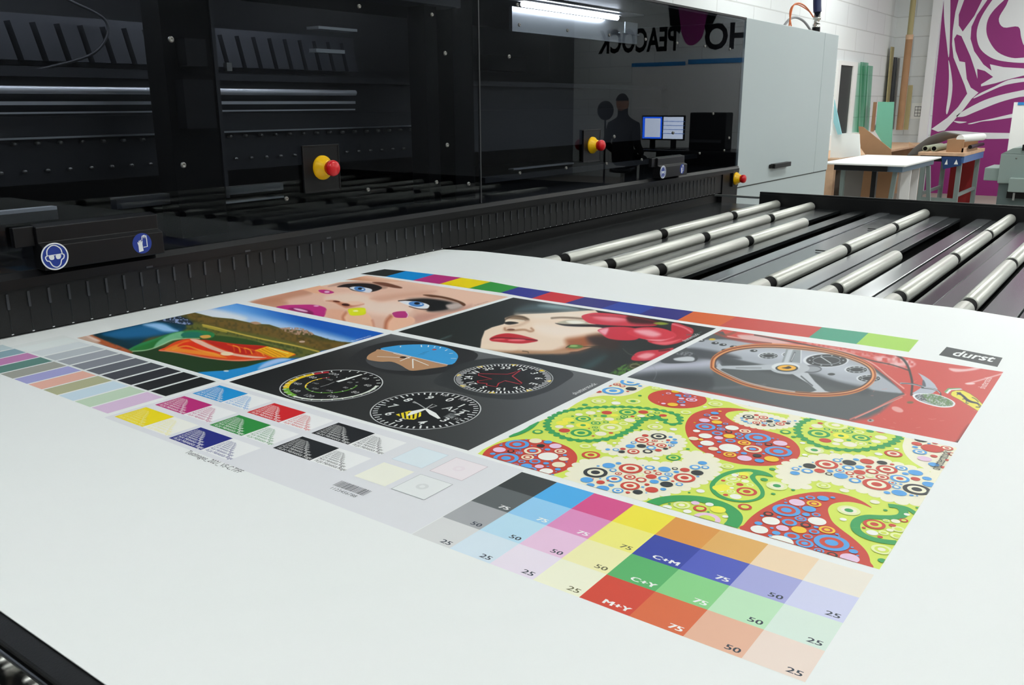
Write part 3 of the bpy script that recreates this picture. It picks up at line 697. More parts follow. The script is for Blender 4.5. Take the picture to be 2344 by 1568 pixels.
p.poly(f, [(1350, 540), (1480, 470), (1530, 470), (1420, 550)], '2e4a4c', 24, .8); p.stroke(f, [(380, 355), (460, 325)], 6, '5c7676', 8, .7); p.stroke(f, [(950, 432), (985, 436), (990, 445)], 5, '4a3c28', 3)
p.build('flower_face_picture', 'printed picture of a pale face with red lips and red petals on black')
# --- car interior
p = Paint(B1u, 7.98, 7.985, 15.479, 680, 380, 'cf5048'); f = 'b6'
# grey cockpit and dashboard; gloss haze painted into the darks
p.poly(f, [(600, 85), (480, 150), (0, 380), (600, 470), (1370, 630), (1560, 550), (1700, 480), (1600, 380), (1440, 260), (1240, 200), (900, 180), (640, 140)], '54595c', 4, sp=False)
p.poly(f, [(380, 190), (470, 155), (640, 150), (900, 185), (1250, 215), (1420, 270), (1560, 370), (1680, 460), (1620, 465), (1450, 440), (1250, 390), (1100, 350), (800, 290), (560, 240)], 'aab0ba', 6)
p.poly(f, [(620, 265), (900, 315), (1150, 350), (1300, 400), (1480, 440), (1450, 480), (1250, 430), (1100, 400), (800, 340), (600, 290)], '474c50', 18)
p.poly(f, [(600, 175), (800, 200), (1150, 235), (1350, 290), (1480, 360), (1300, 350), (1100, 300), (850, 250), (650, 220)], 'b9bfc9', 26)
p.poly(f, [(30, 375), (150, 300), (330, 290), (560, 270), (600, 330), (540, 400), (300, 410)], '7c818a', 20)
p.poly(f, [(60, 350), (220, 290), (420, 280), (560, 265), (560, 310), (300, 330)], 'b7bac8', 26)
p.poly(f, [(20, 380), (250, 345), (560, 360), (700, 470), (300, 420)], '45494d', 26)
p.poly(f, [(600, 300), (1000, 380), (1300, 470), (1500, 500), (1650, 480), (1380, 630), (600, 470), (560, 420)], '555b5e', 16)
p.poly(f, [(420, 200), (600, 225), (720, 262), (560, 268), (440, 240)], '4c5056', 14)
p.stroke(f, [(560, 440), (700, 432), (860, 420)], 8, '7d8286', 10, .6)
p.stroke(f, [(100, 300), (180, 295), (215, 345), (200, 390)], 3, '9aa0a4', 3, .6)
# red body over the scuttle and door
p.poly(f, [(560, 105), (700, 95), (900, 130), (1200, 165), (1500, 230), (1720, 330), (2290, 345), (2100, 300), (1700, 225), (1100, 130), (640, 80)], 'cf4f48', 4, sp=False)
p.poly(f, [(700, 122), (860, 130), (1000, 165), (1080, 190), (900, 180), (760, 160)], 'dfb4b2', 8); p.poly(f, [(1050, 150), (1250, 170), (1450, 215), (1560, 260), (1400, 240), (1200, 200)], 'dc8a86', 12, noise=(5, .4))
p.poly(f, [(1500, 260), (1640, 245), (1760, 290), (1700, 320), (1560, 290)], 'e8b8ba', 10, noise=(6, .3)); p.poly(f, [(1100, 150), (1400, 190), (1700, 260), (1500, 240)], 'b93c38', 8, noise=(5, .7))
p.stroke(f, [(560, 110), (700, 150), (900, 178), (1100, 185), (1300, 215), (1450, 270), (1560, 340), (1640, 410), (1690, 460)], 12, 'b8433c', 6)
p.stroke(f, [(640, 130), (900, 172), (1150, 190), (1350, 225), (1500, 290), (1600, 370), (1690, 440)], 5, 'f0c8bc', 4)
p.stroke(f, [(800, 122), (900, 140), (1080, 175), (1300, 220), (1500, 275), (1620, 300), (1725, 335)], 6, '3e3634', 3)
p.stroke(f, [(1630, 232), (1680, 262), (1710, 300), (1728, 350), (1740, 410), (1735, 478)], 13, '3a3a3a', 3)
p.stroke(f, [(560, 118), (640, 120), (700, 95)], 8, '5c6048', 8, .7); p.stroke(f, [(640, 140), (900, 172)], 6, '7a3a34', 4)
p.poly(f, [(1960, 320), (2060, 325), (2180, 305), (2120, 330), (2000, 342)], 'ecc0c0', 6); p.stroke(f, [(2070, 412), (2150, 390), (2280, 352)], 7, 'eec2c2', 4); p.ell(f, 2085, 412, 30, 6, 'f0d0d0', 4)
p.stroke(f, [(1370, 625), (1500, 570), (1640, 500), (1700, 478)], 7, 'e8766c', 4); p.stroke(f, [(1400, 618), (1560, 545), (1680, 492)], 4, 'f0a89c', 3)
p.ell(f, 1652, 566, 36, 15, 'e2a09c', 4, 18); p.ell(f, 1728, 524, 20, 7, '7a6848', 3); p.ell(f, 1492, 632, 20, 9, 'b0a4a0', 3); p.ell(f, 1490, 630, 8, 4, '3a3430', 2)
p.poly(f, [(1990, 800), (2040, 700), (2080, 660), (2020, 800)], '8a2c28', 14); p.poly(f, [(1960, 790), (2050, 735), (2030, 800)], '3c3432', 10)
rn = random.Random(8)
for k in range(26):
    x, y = rn.uniform(1500, 2200), rn.uniform(350, 740); p.stroke(f, [(x, y), (x + rn.uniform(-30, 30), y + rn.uniform(-6, 8))], 2.2, 'e08c84', 2, .6)
# switches, badge strip on the dash
for x, y in [(480, 155), (565, 170), (612, 180), (675, 192), (625, 212), (795, 216)]: p.ell(f, x, y, 22, 7, '2e3236', 3); p.ell(f, x + 6, y - 2, 7, 3, 'd4d8dc', 2)
p.ell(f, 548, 148, 20, 6, 'd8b840', 3)
p.poly(f, [(240, 280), (300, 245), (360, 225), (450, 240), (445, 280), (300, 292)], '4a4d52', 4); p.poly(f, [(320, 262), (400, 250), (440, 258), (430, 278), (340, 276)], 'c9ced4', 5); p.poly(f, [(330, 232), (400, 222), (450, 240), (380, 246)], '83878c', 4, noise=(3, .3))
# gauges
def gauge(cx, cy, rx, ry, big=False):
    p.ell(f, cx, cy, rx * 1.12, ry * 1.14, 'd9dde2', 3); p.ell(f, cx + 4, cy + 1, rx, ry, '32363a', 3); p.oval(f, cx + 4, cy + 1, rx * .66, ry * .64, 3.5, '9ca2a6', 2)
    for k in range(10):
        t = k * .63; p.ell(f, cx + 4 + rx * .82 * math.cos(t), cy + ry * .8 * math.sin(t), 6, 3, 'aeb4b8', 2)
gauge(880, 245, 54, 17); gauge(1010, 238, 45, 14); gauge(1405, 328, 62, 20); gauge(1480, 380, 66, 20)
gauge(1225, 273, 122, 37); p.stroke(f, [(1195, 252), (1255, 290)], 4, 'e8ecee', 2); p.ell(f, 1258, 356, 22, 7, '3a3e40', 3)
# wheel
f = 'b6'
p.poly(f, [(990, 205), (1078, 212), (1072, 300), (960, 290)], '8f969c', 4, sp=False); p.poly(f, [(1000, 210), (1030, 208), (1000, 290), (972, 290)], 'c3c9cf', 6, sp=False)
p.stroke(f, [(1078, 210), (1076, 290)], 5, 'dfe3e6', 2); p.stroke(f, [(1040, 228), (1018, 278)], 10, '5a5f64', 3); p.stroke(f, [(1040, 232), (1020, 274)], 4, 'd4d8da', 2)
p.poly(f, [(590, 290), (605, 306), (760, 303), (905, 298), (910, 330), (760, 332), (610, 322), (572, 340), (578, 300)], 'b7bdc4', 3, sp=False); p.stroke(f, [(690, 318), (840, 319)], 4, '74797e', 2)
p.poly(f, [(1010, 345), (1110, 338), (1160, 400), (1220, 455), (1260, 466), (1120, 468), (1170, 452), (1120, 410)], 'c0c5cb', 3, sp=False); p.stroke(f, [(1078, 368), (1145, 424)], 7, '4c5156', 3)
p.ell(f, 1130, 325, 72, 24, '9ba0a8', 4); p.oval(f, 1135, 325, 62, 20, 5, '4a4e54', 3)
p.ell(f, 1010, 320, 118, 36, 'b9bec4', 3); p.ell(f, 985, 312, 84, 26, 'dde1e4', 5); p.ell(f, 992, 320, 68, 21, '34383c', 3); p.ell(f, 992, 318, 56, 17, 'efb23a', 2)
p.poly(f, [(962, 318), (985, 314), (1005, 308), (1020, 318), (1000, 324), (980, 322)], '3a2c14', 2)
cx, cy = 1035, 333
ring_ = [(548, 315), (560, 260), (640, 215), (760, 192), (900, 186), (1080, 198), (1250, 222), (1390, 262), (1480, 305), (1512, 350), (1500, 395), (1440, 440), (1340, 468), (1200, 478), (1040, 470), (880, 445), (740, 410), (640, 368), (575, 335), (548, 315)]
p.stroke(f, ring_, 26, 'd9874e', 3); 
inner = [(cx + (x - cx) * .965, cy + (y - cy) * .95) for x, y in ring_]; p.stroke(f, inner, 7, '4a3030', 3); p.stroke(f, [(cx + (x - cx) * .985, cy + (y - cy) * .98) for x, y in ring_], 5, 'f0b078', 3)
p.stroke(f, [(cx + (x - cx) * 1.012, cy + (y - cy) * 1.02) for x, y in ring_], 5, '6a2c22', 3)
p.stroke(f, [(cx + (x - cx) * .945, cy + (y - cy) * .93) for x, y in ring_[14:]], 5, 'c6cad0', 3)
# mirror and badge
f = 'e5'
p.poly(f, [(790, 105), (900, 160), (1000, 225), (1090, 310), (1145, 400), (1060, 470), (760, 520), (690, 470), (820, 390), (890, 330), (880, 230), (840, 160)], 'b6bcc8', 4, sp=False)
p.poly(f, [(880, 230), (920, 280), (930, 350), (870, 340)], '5c626c', 8); p.stroke(f, [(480, 290), (640, 300), (800, 330), (900, 360)], 26, '9aa0a8', 5); p.stroke(f, [(500, 300), (700, 300), (860, 345)], 10, '4c5056', 4)
p.stroke(f, [(860, 370), (1000, 385), (1110, 410), (1185, 460), (1200, 510)], 26, '404448', 3); p.stroke(f, [(900, 368), (1020, 385), (1130, 418), (1185, 470)], 9, 'dfe3ea', 3)
p.poly(f, [(695, 520), (730, 485), (850, 475), (1050, 480), (1200, 510), (1350, 570), (1440, 625), (1455, 670), (1400, 715), (1240, 725), (1080, 700), (900, 650), (760, 590)], 'f0f2f6', 4)
p.poly(f, [(735, 525), (800, 492), (1000, 492), (1190, 522), (1330, 580), (1425, 640), (1380, 695), (1200, 702), (1000, 665), (820, 600)], 'a9aeb4', 4)
p.poly(f, [(860, 490), (1050, 485), (1250, 540), (1400, 620), (1400, 690), (1200, 700), (1000, 640), (880, 560)], '6b8a5e', 8, noise=(2.2, .2)); p.poly(f, [(740, 520), (860, 490), (950, 600), (820, 600)], '55565c', 6, noise=(2, .4)); p.poly(f, [(900, 560), (1100, 600), (1300, 640), (1200, 690)], 'e6e8ea', 8, .7, noise=(2.4, .8))
p.poly(f, [(1258, 445), (1330, 380), (1540, 375), (1590, 405), (1380, 410), (1310, 480)], '76a874', 3, sp=False); p.poly(f, [(1290, 462), (1350, 400), (1560, 388), (1590, 405), (1390, 415), (1320, 480)], 'f2f4f2', 3, sp=False)
p.poly(f, [(1375, 490), (1400, 440), (1470, 418), (1600, 420), (1720, 475), (1840, 560), (1960, 680), (1890, 810), (1700, 690), (1520, 580), (1400, 520)], 'ecdf58', 3, sp=False)
p.stroke(f, [(1375, 490), (1400, 440), (1470, 418), (1600, 420), (1720, 475), (1840, 560), (1955, 675)], 7, '7a5a34', 3, sp=False); p.stroke(f, [(1375, 490), (1400, 520), (1520, 580), (1700, 690), (1890, 805)], 6, '7a5a34', 3, sp=False)
hs = '33334a'
p.poly(f, [(1480, 460), (1520, 455), (1580, 485), (1640, 530), (1690, 575), (1760, 610), (1860, 640), (1880, 670), (1820, 655), (1740, 640), (1660, 610), (1620, 570), (1560, 510), (1510, 490)], hs, 5)
for q in [[(1510, 480), (1490, 500)], [(1640, 570), (1590, 575)], [(1660, 610), (1650, 640), (1690, 650)], [(1850, 645), (1880, 690), (1900, 720), (1830, 715)], [(1860, 650), (1900, 680), (1930, 720)], [(1760, 545), (1820, 575), (1870, 625)], [(1540, 455), (1560, 470)]]: p.stroke(f, q, 12, hs, 5)
p.build('car_picture', 'printed picture of a red car with wood-rimmed steering wheel and silver dashboard')

# small picture credits along the picture edges
for (u, v, h_, c_) in [(A0u - 0.10, 5.95, .22, 'd5e2f0'), (A0u - 0.12, 13.2, .22, '9a6a62'), (B0u - 0.12, 13.0, .28, 'e4e6e6'), (B0u - 0.14, 5.55, .28, 'e8eaea'), (7.80, 13.2, .30, 'f6dcd8')]:
    a = Art(z=0.0024); a.text('shutterstock', (u, v), h_, c_, rot=math.pi / 2, sx=.9); a.build('picture_credit')

# --- instrument panel
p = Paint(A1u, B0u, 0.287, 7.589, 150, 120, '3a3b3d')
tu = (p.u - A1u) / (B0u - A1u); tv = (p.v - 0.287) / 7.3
gl = 26 * (1 - tu) * (1 - tv) + 92 * (1 - tu) * tv ** 2.2 + 66 * tu * (1 - tv) + 100 * tu * tv + 14 * (1 - tu) * (1 - tv ** 2.2) * tv  # gloss haze over the black panel painted in, paler towards top and right
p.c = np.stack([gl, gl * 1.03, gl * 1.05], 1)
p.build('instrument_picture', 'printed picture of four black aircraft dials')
CL = [(A1u, 0.287), (B0u, 0.287), (B0u, 7.589), (A1u, 7.589)]
a = Art(CL, z=0.0018); f = 'b5'
a.poly(spline(PP(f, [(680, 178), (800, 92), (1000, 52), (1250, 72), (1470, 130), (1400, 205), (1250, 250), (1080, 268), (880, 240), (740, 205)])), '2c2d2f')
a.poly(spline(PP(f, [(1205, 300), (1330, 212), (1500, 165), (1720, 163), (1900, 190), (2055, 250), (2000, 310), (1880, 372), (1700, 412), (1480, 392), (1300, 345)])), '35383a'); a.lift()
def pt(c, r, ang):      # clockwise from the top of the picture
    t = math.radians(ang); return (c[0] + r * math.sin(t), c[1] + r * math.cos(t))
def angof(c, x, y): q = P2(f, x, y); return math.degrees(math.atan2(q[1] - c[1], q[0] - c[0]))
def seq(c, pts):
    out = [angof(c, *pts[0])]
    for q in pts[1:]:
        t = angof(c, *q)
        while t < out[-1]: t += 360
        while t > out[-1] + 360: t -= 360
        out.append(t)
    return out
# airspeed
c = P2(f, 585, 322); r = prad(f, 585, 322, 310)
a.disc(c, r, '1e1f20', 64); a.lift(); a.ringp(c, r, .035, 'c9cccc', n=72)
an = seq(c, [(565, 236), (462, 250), (288, 345), (360, 388), (862, 328)])
for k, cc in enumerate(['a82a34', 'e2bf22', '6fa83a', 'cfd8cc']): a.ringp(c, r * .93, r * (.11 if k < 3 else .06), cc, an[k], an[k + 1])
an = seq(c, [(570, 272), (520, 280), (428, 340), (735, 325)])
for k, cc in enumerate(['a82a34', 'e2bf22', '5f9a38']): a.ringp(c, r * .52, r * .03, cc, an[k], an[k + 1], 60)
a.lift()
for k in range(30):
    t = k * 12; a.stroke([pt(c, r * .87, t), pt(c, r * .95, t)], .04, 'e6e8e6')
    if k % 2: a.stroke([pt(c, r * .47, t), pt(c, r * .52, t)], .03, 'cfd2d0')
for k, s_ in enumerate(['40', '60', '80', '100', '120', '140', '160', '180', '200']):
    q = pt(c, r * .72, 20 + k * 37); a.text(s_, (q[0], q[1] - .1), .26, 'b9bcbc', align='CENTER')
for k in range(6):
    q = pt(c, r * .36, 30 + k * 55); a.text(str(60 + k * 20), (q[0], q[1] - .06), .17, '9a9d9d', align='CENTER')
a.stroke([P2(f, 618, 304), P2(f, 690, 283), P2(f, 768, 259)], [.13, .12, .08], 'eef0ee'); a.stroke([P2(f, 515, 335), P2(f, 560, 322), P2(f, 600, 305)], .03, '8a8d8e')
# attitude
c2 = P2(f, 1075, 155); r2 = prad(f, 1075, 155, 280); a.lift()
a.disc(c2, r2, '45474a', 64); a.lift()
a.poly(spline(PP(f, [(798, 160), (812, 138), (850, 118), (885, 108), (1090, 155), (1292, 201), (1180, 224), (1080, 237), (1040, 225), (1008, 205), (950, 182), (880, 182), (815, 172)]), True, 4), 'b48a68')
a.poly(spline(PP(f, [(885, 108), (950, 88), (1050, 78), (1180, 78), (1290, 98), (1345, 130), (1350, 165), (1292, 201), (1090, 155)]), True, 4), '3d9bd6'); a.lift()
a.stroke(PP(f, [(885, 108), (1292, 201)]), .04, 'e8d8d0')
for q in [[(1005, 85), (1003, 93)], [(1130, 80), (1132, 92)], [(1175, 82), (1172, 92)], [(1215, 88), (1208, 96)], [(1250, 92), (1242, 100)], [(1290, 108), (1275, 115)], [(1325, 130), (1300, 133)], [(1345, 162), (1310, 162)], [(1078, 165), (1080, 222)], [(1078, 165), (1175, 205)], [(1060, 155), (960, 130)], [(1060, 160), (860, 150)], [(1000, 178), (1070, 150)]]: a.stroke(PP(f, q), .04, 'eef0ee')
for i in range(3): a.stroke(PP(f, [(1110 + i * 14, 142 - i * 8), (1150 + i * 14, 134 - i * 8)]), .03, '2a6a9c')
a.disc(P2(f, 1020, 155), .12, '33231a'); a.disc(P2(f, 1210, 108), .08, 'c04848')
# heading
c3 = P2(f, 1632, 282); r3 = prad(f, 1632, 282, 303); a.disc(c3, r3, '1d1f21', 64); a.lift(); a.ringp(c3, r3, .03, 'a8abac', n=72); a.lift()
n0 = 90 - angof(c3, 1765, 220)
for k in range(72):
    a.stroke([pt(c3, r3 * (.86 if k % 2 else .83), n0 + k * 5), pt(c3, r3 * .96, n0 + k * 5)], .05, 'e2e4e4')
for k, s_ in enumerate(['N', '3', '6', 'E', '12', '15', 'S', '21', '24', 'W', '30', '33']):
    t = n0 + k * 30; q = pt(c3, r3 * .63, t); a.text(s_, q, .37, 'e6e8e6', rot=-math.radians(t), align='CENTER', bold=.01)
for k in range(8):
    t = n0 + 25 + k * 45; a.poly([pt(c3, r3 * .84, t), pt(c3, r3 * .97, t - 4), pt(c3, r3 * .97, t + 4)], 'f0d030')
a.lift(); a.stroke(PP(f, [(1735, 235), (1690, 250), (1655, 259), (1478, 255), (1480, 266), (1560, 288), (1472, 300), (1476, 310), (1532, 316), (1527, 325), (1590, 336), (1602, 314), (1642, 298), (1735, 320), (1743, 312), (1685, 270)]), .045, 'b5303c', True)
# altimeter
c4 = P2(f, 1158, 475); r4 = prad(f, 1158, 475, 338); a.disc(c4, r4, '222426', 64); a.lift(); a.ringp(c4, r4, .035, 'c2c5c6', n=72); a.lift()
for k in range(50):
    a.stroke([pt(c4, r4 * (.86 if k % 5 else .80), k * 7.2), pt(c4, r4 * .95, k * 7.2)], .05, 'dfe1e1')
for k in range(10):
    q = pt(c4, r4 * .66, k * 36); a.text(str(k), (q[0], q[1] - .14), .44, 'e8eae9', align='CENTER', bold=.01)
q = P2(f, 1252, 470); a.text('ALT', q, .46, 'dadcdc'); q = P2(f, 1238, 385); a.text('100', q, .2, 'c0c2c2'); q = P2(f, 1352, 412); a.text('FEET', q, .2, 'c0c2c2')
a.poly(PP(f, [(1262, 520), (1310, 495), (1362, 505), (1318, 530)]), '5a5d5f'); a.text('29.92', P2(f, 1270, 520), .24, 'a5a8a8')
a.poly(PP(f, [(975, 505), (1060, 482), (1130, 492), (1128, 515), (1085, 537), (1030, 532)]), 'ecd62a'); a.lift()
for i in range(5): a.stroke(PP(f, [(1000 + i * 28, 492 + i * 0), (1010 + i * 24, 530)]), .05, '26282a')
a.lift(); a.stroke(PP(f, [(1158, 470), (1200, 500), (1240, 530)]), [.08, .2, .08], 'f2f3f2'); a.stroke(PP(f, [(1160, 470), (1090, 490), (1045, 512)]), [.08, .24, .05], 'eceeec')
a.stroke(PP(f, [(1158, 470), (1120, 445), (1085, 425), (1080, 432), (1110, 438)]), .04, 'b4b6b6'); a.stroke(PP(f, [(1160, 468), (1200, 442), (1225, 452), (1180, 466)]), .04, 'b4b6b6')
a.build('dial_markings', 'four dials: airspeed, horizon, compass and altimeter')
# --- paisley
CP = [(B1u, 0.262), (8.03, 0.262), (8.03, 7.60), (B1u, 7.60)]
KC = dict(r='cf4b3e', b='58a5e6', k='34383b', w='f8f8f1', c='fcf0d2', p='ebc9e4', y='fdd13c', g='3da35c', l='d6e760', m='f6f2da', n='f3ee4e', h='e9f1b0')
a = Art(CP, z=0.0012); a.rect(B1u - .2, 8.2, 0.1, 7.8, KC['l']); a.lift()
def sh(f, pts, c, closed=True): a.poly(spline(PP(f, pts), True, 5), KC[c])
def bumps(f, pts, c, r, step, inset=0.0):
    P = spline(PP(f, pts), True, 8); ar = np.sum(P[:, 0] * np.roll(P[:, 1], -1) - np.roll(P[:, 0], -1) * P[:, 1]); sg = 1 if ar > 0 else -1; a.lift()
    seg = np.linalg.norm(np.roll(P, -1, 0) - P, axis=1); L = seg.sum(); n = max(6, int(L / step)); cum = np.concatenate([[0], np.cumsum(seg)])
    for k in range(n):
        d = L * k / n; i = min(np.searchsorted(cum, d, 'right') - 1, len(P) - 1); t = (d - cum[i]) / (seg[i] + 1e-9); e = np.roll(P, -1, 0)[i] - P[i]; e = e / (np.linalg.norm(e) + 1e-9)
        q = P[i] + (np.roll(P, -1, 0)[i] - P[i]) * t + np.array([-e[1], e[0]]) * sg * inset; a.disc(q, r, KC[c], 12)
    return P
def inpoly(P, x, y):
    ins = False
    for i in range(len(P)):
        (x0, y0), (x1, y1) = P[i - 1], P[i]
        if (y0 > y) != (y1 > y) and x < (x1 - x0) * (y - y0) / (y1 - y0) + x0: ins = not ins
    return ins
RAD = {1: [1], 2: [1, .58], 3: [1, .68, .38], 4: [1, .76, .5, .26]}
def dots(f, data):
    zz = a.z
    for it in data.split():
        x, y, w, s_ = it.split(','); x, y, w = float(x), float(y), float(w); c = P2(f, x, y); r = prad(f, x, y, w); a.z = zz
        for q, rr in zip(s_, RAD[len(s_)]): a.disc(c, r * rr, KC[q], 30 if r > .1 else 14); a.lift()
    a.z = zz
def dust(f, pts, cols, n, r0, r1, seed):
    P = spline(PP(f, pts), True, 4); rn = random.Random(seed); lo, hi = P.min(0), P.max(0); k = 0
    while k < n:
        x, y = rn.uniform(lo[0], hi[0]), rn.uniform(lo[1], hi[1]); 
        if inpoly(P, x, y): a.disc((x, y), rn.uniform(r0, r1), KC[rn.choice(cols)], 10)
        k += 1
# cream along the ragged left edge and along the top
sh('b7', [(30, 735), (200, 630), (420, 520), (620, 420), (860, 310), (1060, 215), (1120, 200), (1060, 250), (960, 300), (820, 385), (600, 475), (400, 585), (220, 655), (110, 735)], 'w')
sh('b7', [(1040, 250), (1180, 240), (1320, 245), (1430, 222), (1520, 175), (1565, 140), (1300, 60), (1150, 150)], 'm')
TOP = [(60, 0), (150, 32), (260, 78), (380, 122), (520, 150), (650, 166), (800, 190), (860, 190), (600, 60), (100, -60)]
sh('b8', TOP, 'm')
RC_ = [(1700, 340), (1665, 390), (1655, 440), (1680, 500), (1740, 560), (1830, 612), (1950, 660), (2150, 680), (2200, 350), (1900, 250)]; sh('b8', RC_, 'm')
# red shapes
RL = P2('b7', 557, 755); a.disc(RL, prad('b7', 557, 755, 400), KC['r'], 72)
a.disc(P2('b7', 1795, 266), prad('b7', 1795, 266, 243), KC['r'], 48)
RB = [(410, 143), (330, 126), (210, 120), (80, 128), (-30, 160), (-85, 205), (-112, 270), (-95, 350), (-40, 425), (60, 490), (200, 545), (350, 580), (500, 592), (640, 585), (750, 560), (810, 520), (822, 470), (800, 420), (740, 370), (640, 330), (520, 300), (400, 270), (300, 240), (240, 205), (215, 178), (240, 155), (320, 143)]
sh('b8', RB, 'r')
RD = [(1405, 933), (1330, 880), (1220, 835), (1100, 808), (980, 802), (850, 815), (720, 845), (600, 895), (500, 950), (420, 1010), (365, 1070), (335, 1110), (500, 1300), (900, 1500), (1380, 1440), (1392, 1370), (1370, 1300), (1320, 1240), (1240, 1170), (1160, 1110), (1090, 1050), (1058, 990), (1050, 940), (1080, 905), (1140, 888), (1230, 885), (1320, 902)]
sh('b8', RD, 'r')
# cream paisleys
C1 = [(1122, 655), (1150, 640), (1190, 645), (1220, 668), (1260, 685), (1310, 670), (1350, 620), (1390, 580), (1440, 555), (1550, 542), (1680, 548), (1780, 575), (1835, 610), (1840, 650), (1800, 690), (1720, 720), (1600, 740), (1480, 748), (1350, 740), (1240, 722), (1170, 695)]
C2 = [(905, 900), (930, 850), (990, 805), (1080, 780), (1200, 770), (1350, 775), (1500, 795), (1650, 812), (1780, 810), (1880, 790), (1900, 770), (1850, 735), (1880, 718), (1960, 720), (2060, 745), (2110, 790), (2125, 840), (2110, 890), (2060, 930), (1980, 975), (1880, 1010), (1760, 1045), (1640, 1075), (1540, 1095), (1440, 1100), (1300, 1100), (1100, 1060), (940, 1000), (890, 950)]
C3 = [(300, 215), (330, 180), (380, 160), (450, 158), (540, 170), (640, 195), (715, 218), (742, 208), (760, 188), (800, 195), (815, 225), (790, 255), (720, 275), (620, 286), (520, 289), (420, 272), (340, 245)]
C4 = [(665, 640), (690, 590), (760, 560), (860, 535), (1000, 512), (1150, 508), (1300, 517), (1450, 540), (1600, 575), (1750, 612), (1880, 650), (2000, 700), (2000, 880), (1820, 895), (1720, 893), (1600, 880), (1500, 852), (1400, 815), (1280, 780), (1150, 738), (1050, 712), (950, 697), (880, 702), (860, 722), (865, 762), (820, 772), (760, 755), (720, 720), (680, 690)]
for f_, q_, r_ in (('b7', C1, .12), ('b7', C2, .15), ('b8', C3, .09), ('b8', C4, .15)): sh(f_, q_, 'm'); bumps(f_, q_, 'm', r_, r_ * 1.9)
# scalloped green paisleys
G1 = [(692, 500), (700, 455), (760, 402), (850, 370), (960, 350), (1100, 337), (1250, 332), (1400, 334), (1550, 346), (1680, 366), (1760, 386), (1815, 410), (1830, 445), (1812, 478), (1765, 486), (1715, 478), (1685, 458), (1640, 440), (1590, 435), (1530, 445), (1490, 470), (1450, 510), (1380, 550), (1290, 590), (1180, 615), (1050, 627), (930, 620), (840, 600), (770, 570), (715, 535)]
G2 = [(788, 300), (800, 258), (850, 225), (920, 203), (1010, 190), (1150, 180), (1300, 190), (1450, 220), (1600, 270), (1655, 330), (1640, 370), (1580, 410), (1500, 440), (1380, 463), (1250, 472), (1100, 460), (960, 430), (860, 385), (805, 345)]
for f_, q_ in (('b7', G1), ('b8', G2)): sh(f_, q_, 'g'); a.lift(); bumps(f_, q_, 'g', .10, .24, .02)
a.lift()
for f_, q_, s_ in (('b7', G1, 0), ('b8', G2, 0)):
    P = spline(PP(f_, q_), True, 8); d = np.roll(P, -1, 0) - np.roll(P, 1, 0); d /= np.linalg.norm(d, axis=1, keepdims=True) + 1e-9
    ar = np.sum(P[:, 0] * np.roll(P[:, 1], -1) - np.roll(P[:, 0], -1) * P[:, 1]); sg = 1 if ar > 0 else -1
    a.poly(P + np.stack([-d[:, 1], d[:, 0]], 1) * sg * .26, 'cfe35a'); bumps(f_, q_, 'l', .125, .25, .24)
a.lift()
# plain green comma outlines
def band(f, pts, w, closed=False): a.stroke(spline(PP(f, pts), closed, 6), w, KC['g'], closed)
sh('b8', [(605, 685), (560, 650), (480, 628), (380, 617), (270, 630), (180, 660), (115, 705), (88, 750), (100, 800), (160, 850), (260, 880), (370, 890), (460, 878), (520, 850), (535, 815), (520, 770), (480, 720), (458, 690), (470, 670), (530, 672)], 'g'); a.lift()
sh('b8', [(400, 641), (300, 650), (200, 685), (142, 730), (125, 770), (150, 810), (220, 850), (330, 875), (430, 868), (485, 842), (500, 810), (478, 765), (430, 715), (412, 680), (440, 652)], 'l'); a.lift()
band('b7', [(1560, 1165), (1640, 1128), (1750, 1108), (1870, 1104), (2000, 1114), (2130, 1145), (2225, 1190), (2280, 1245), (2275, 1300), (2230, 1350)], [.30] * 55)
band('b8', [(1540, 917), (1620, 928), (1662, 962), (1650, 998), (1590, 1012), (1480, 1012), (1370, 1010), (1295, 1035), (1270, 1080), (1292, 1130), (1370, 1175), (1480, 1205), (1610, 1220)], .19); band('b8', [(1580, 917), (1680, 935), (1765, 985)], .13)
band('b7', [(380, 585), (470, 560), (560, 515), (620, 460)], .16); a.lift()
# discs on the lime ground
dots('b7', '1137,289,62,hlm 1425,290,62,hlg 1282,306,40,w 1022,320,26,g 1267,272,14,w 1482,243,16,g 1622,180,42,hlh 626,546,46,gl 1072,741,78,rlr 1025,667,48,hl 1270,641,18,w 1610,505,66,hlm 1763,525,32,w 1492,530,14,g 1627,468,16,w 1763,764,62,glg 1617,770,32,w 1884,691,17,g 2115,312,60,hlh 1868,384,46,hl 2028,338,18,w 2086,272,14,w 2216,836,54,hl 1990,1044,36,w 1895,1057,12,g 1730,1152,14,g')
dots('b8', '135,90,58,hlh 103,52,12,w 703,318,44,gl 770,358,22,g 937,466,76,hmg 842,408,22,w 860,505,22,w 1080,482,16,w 1580,495,70,rmr 1460,498,32,w 1607,456,22,w 232,598,50,hlh 596,621,26,g 530,706,30,g 633,757,84,hmg 1012,754,56,hlh 765,790,17,g 1182,794,38,m 604,822,18,g 373,928,56,rl 1218,957,90,hmg 1172,1030,28,w 1430,888,38,m 1516,955,17,g 1485,1275,82,hlm 1490,1365,36,g 1775,935,14,g')
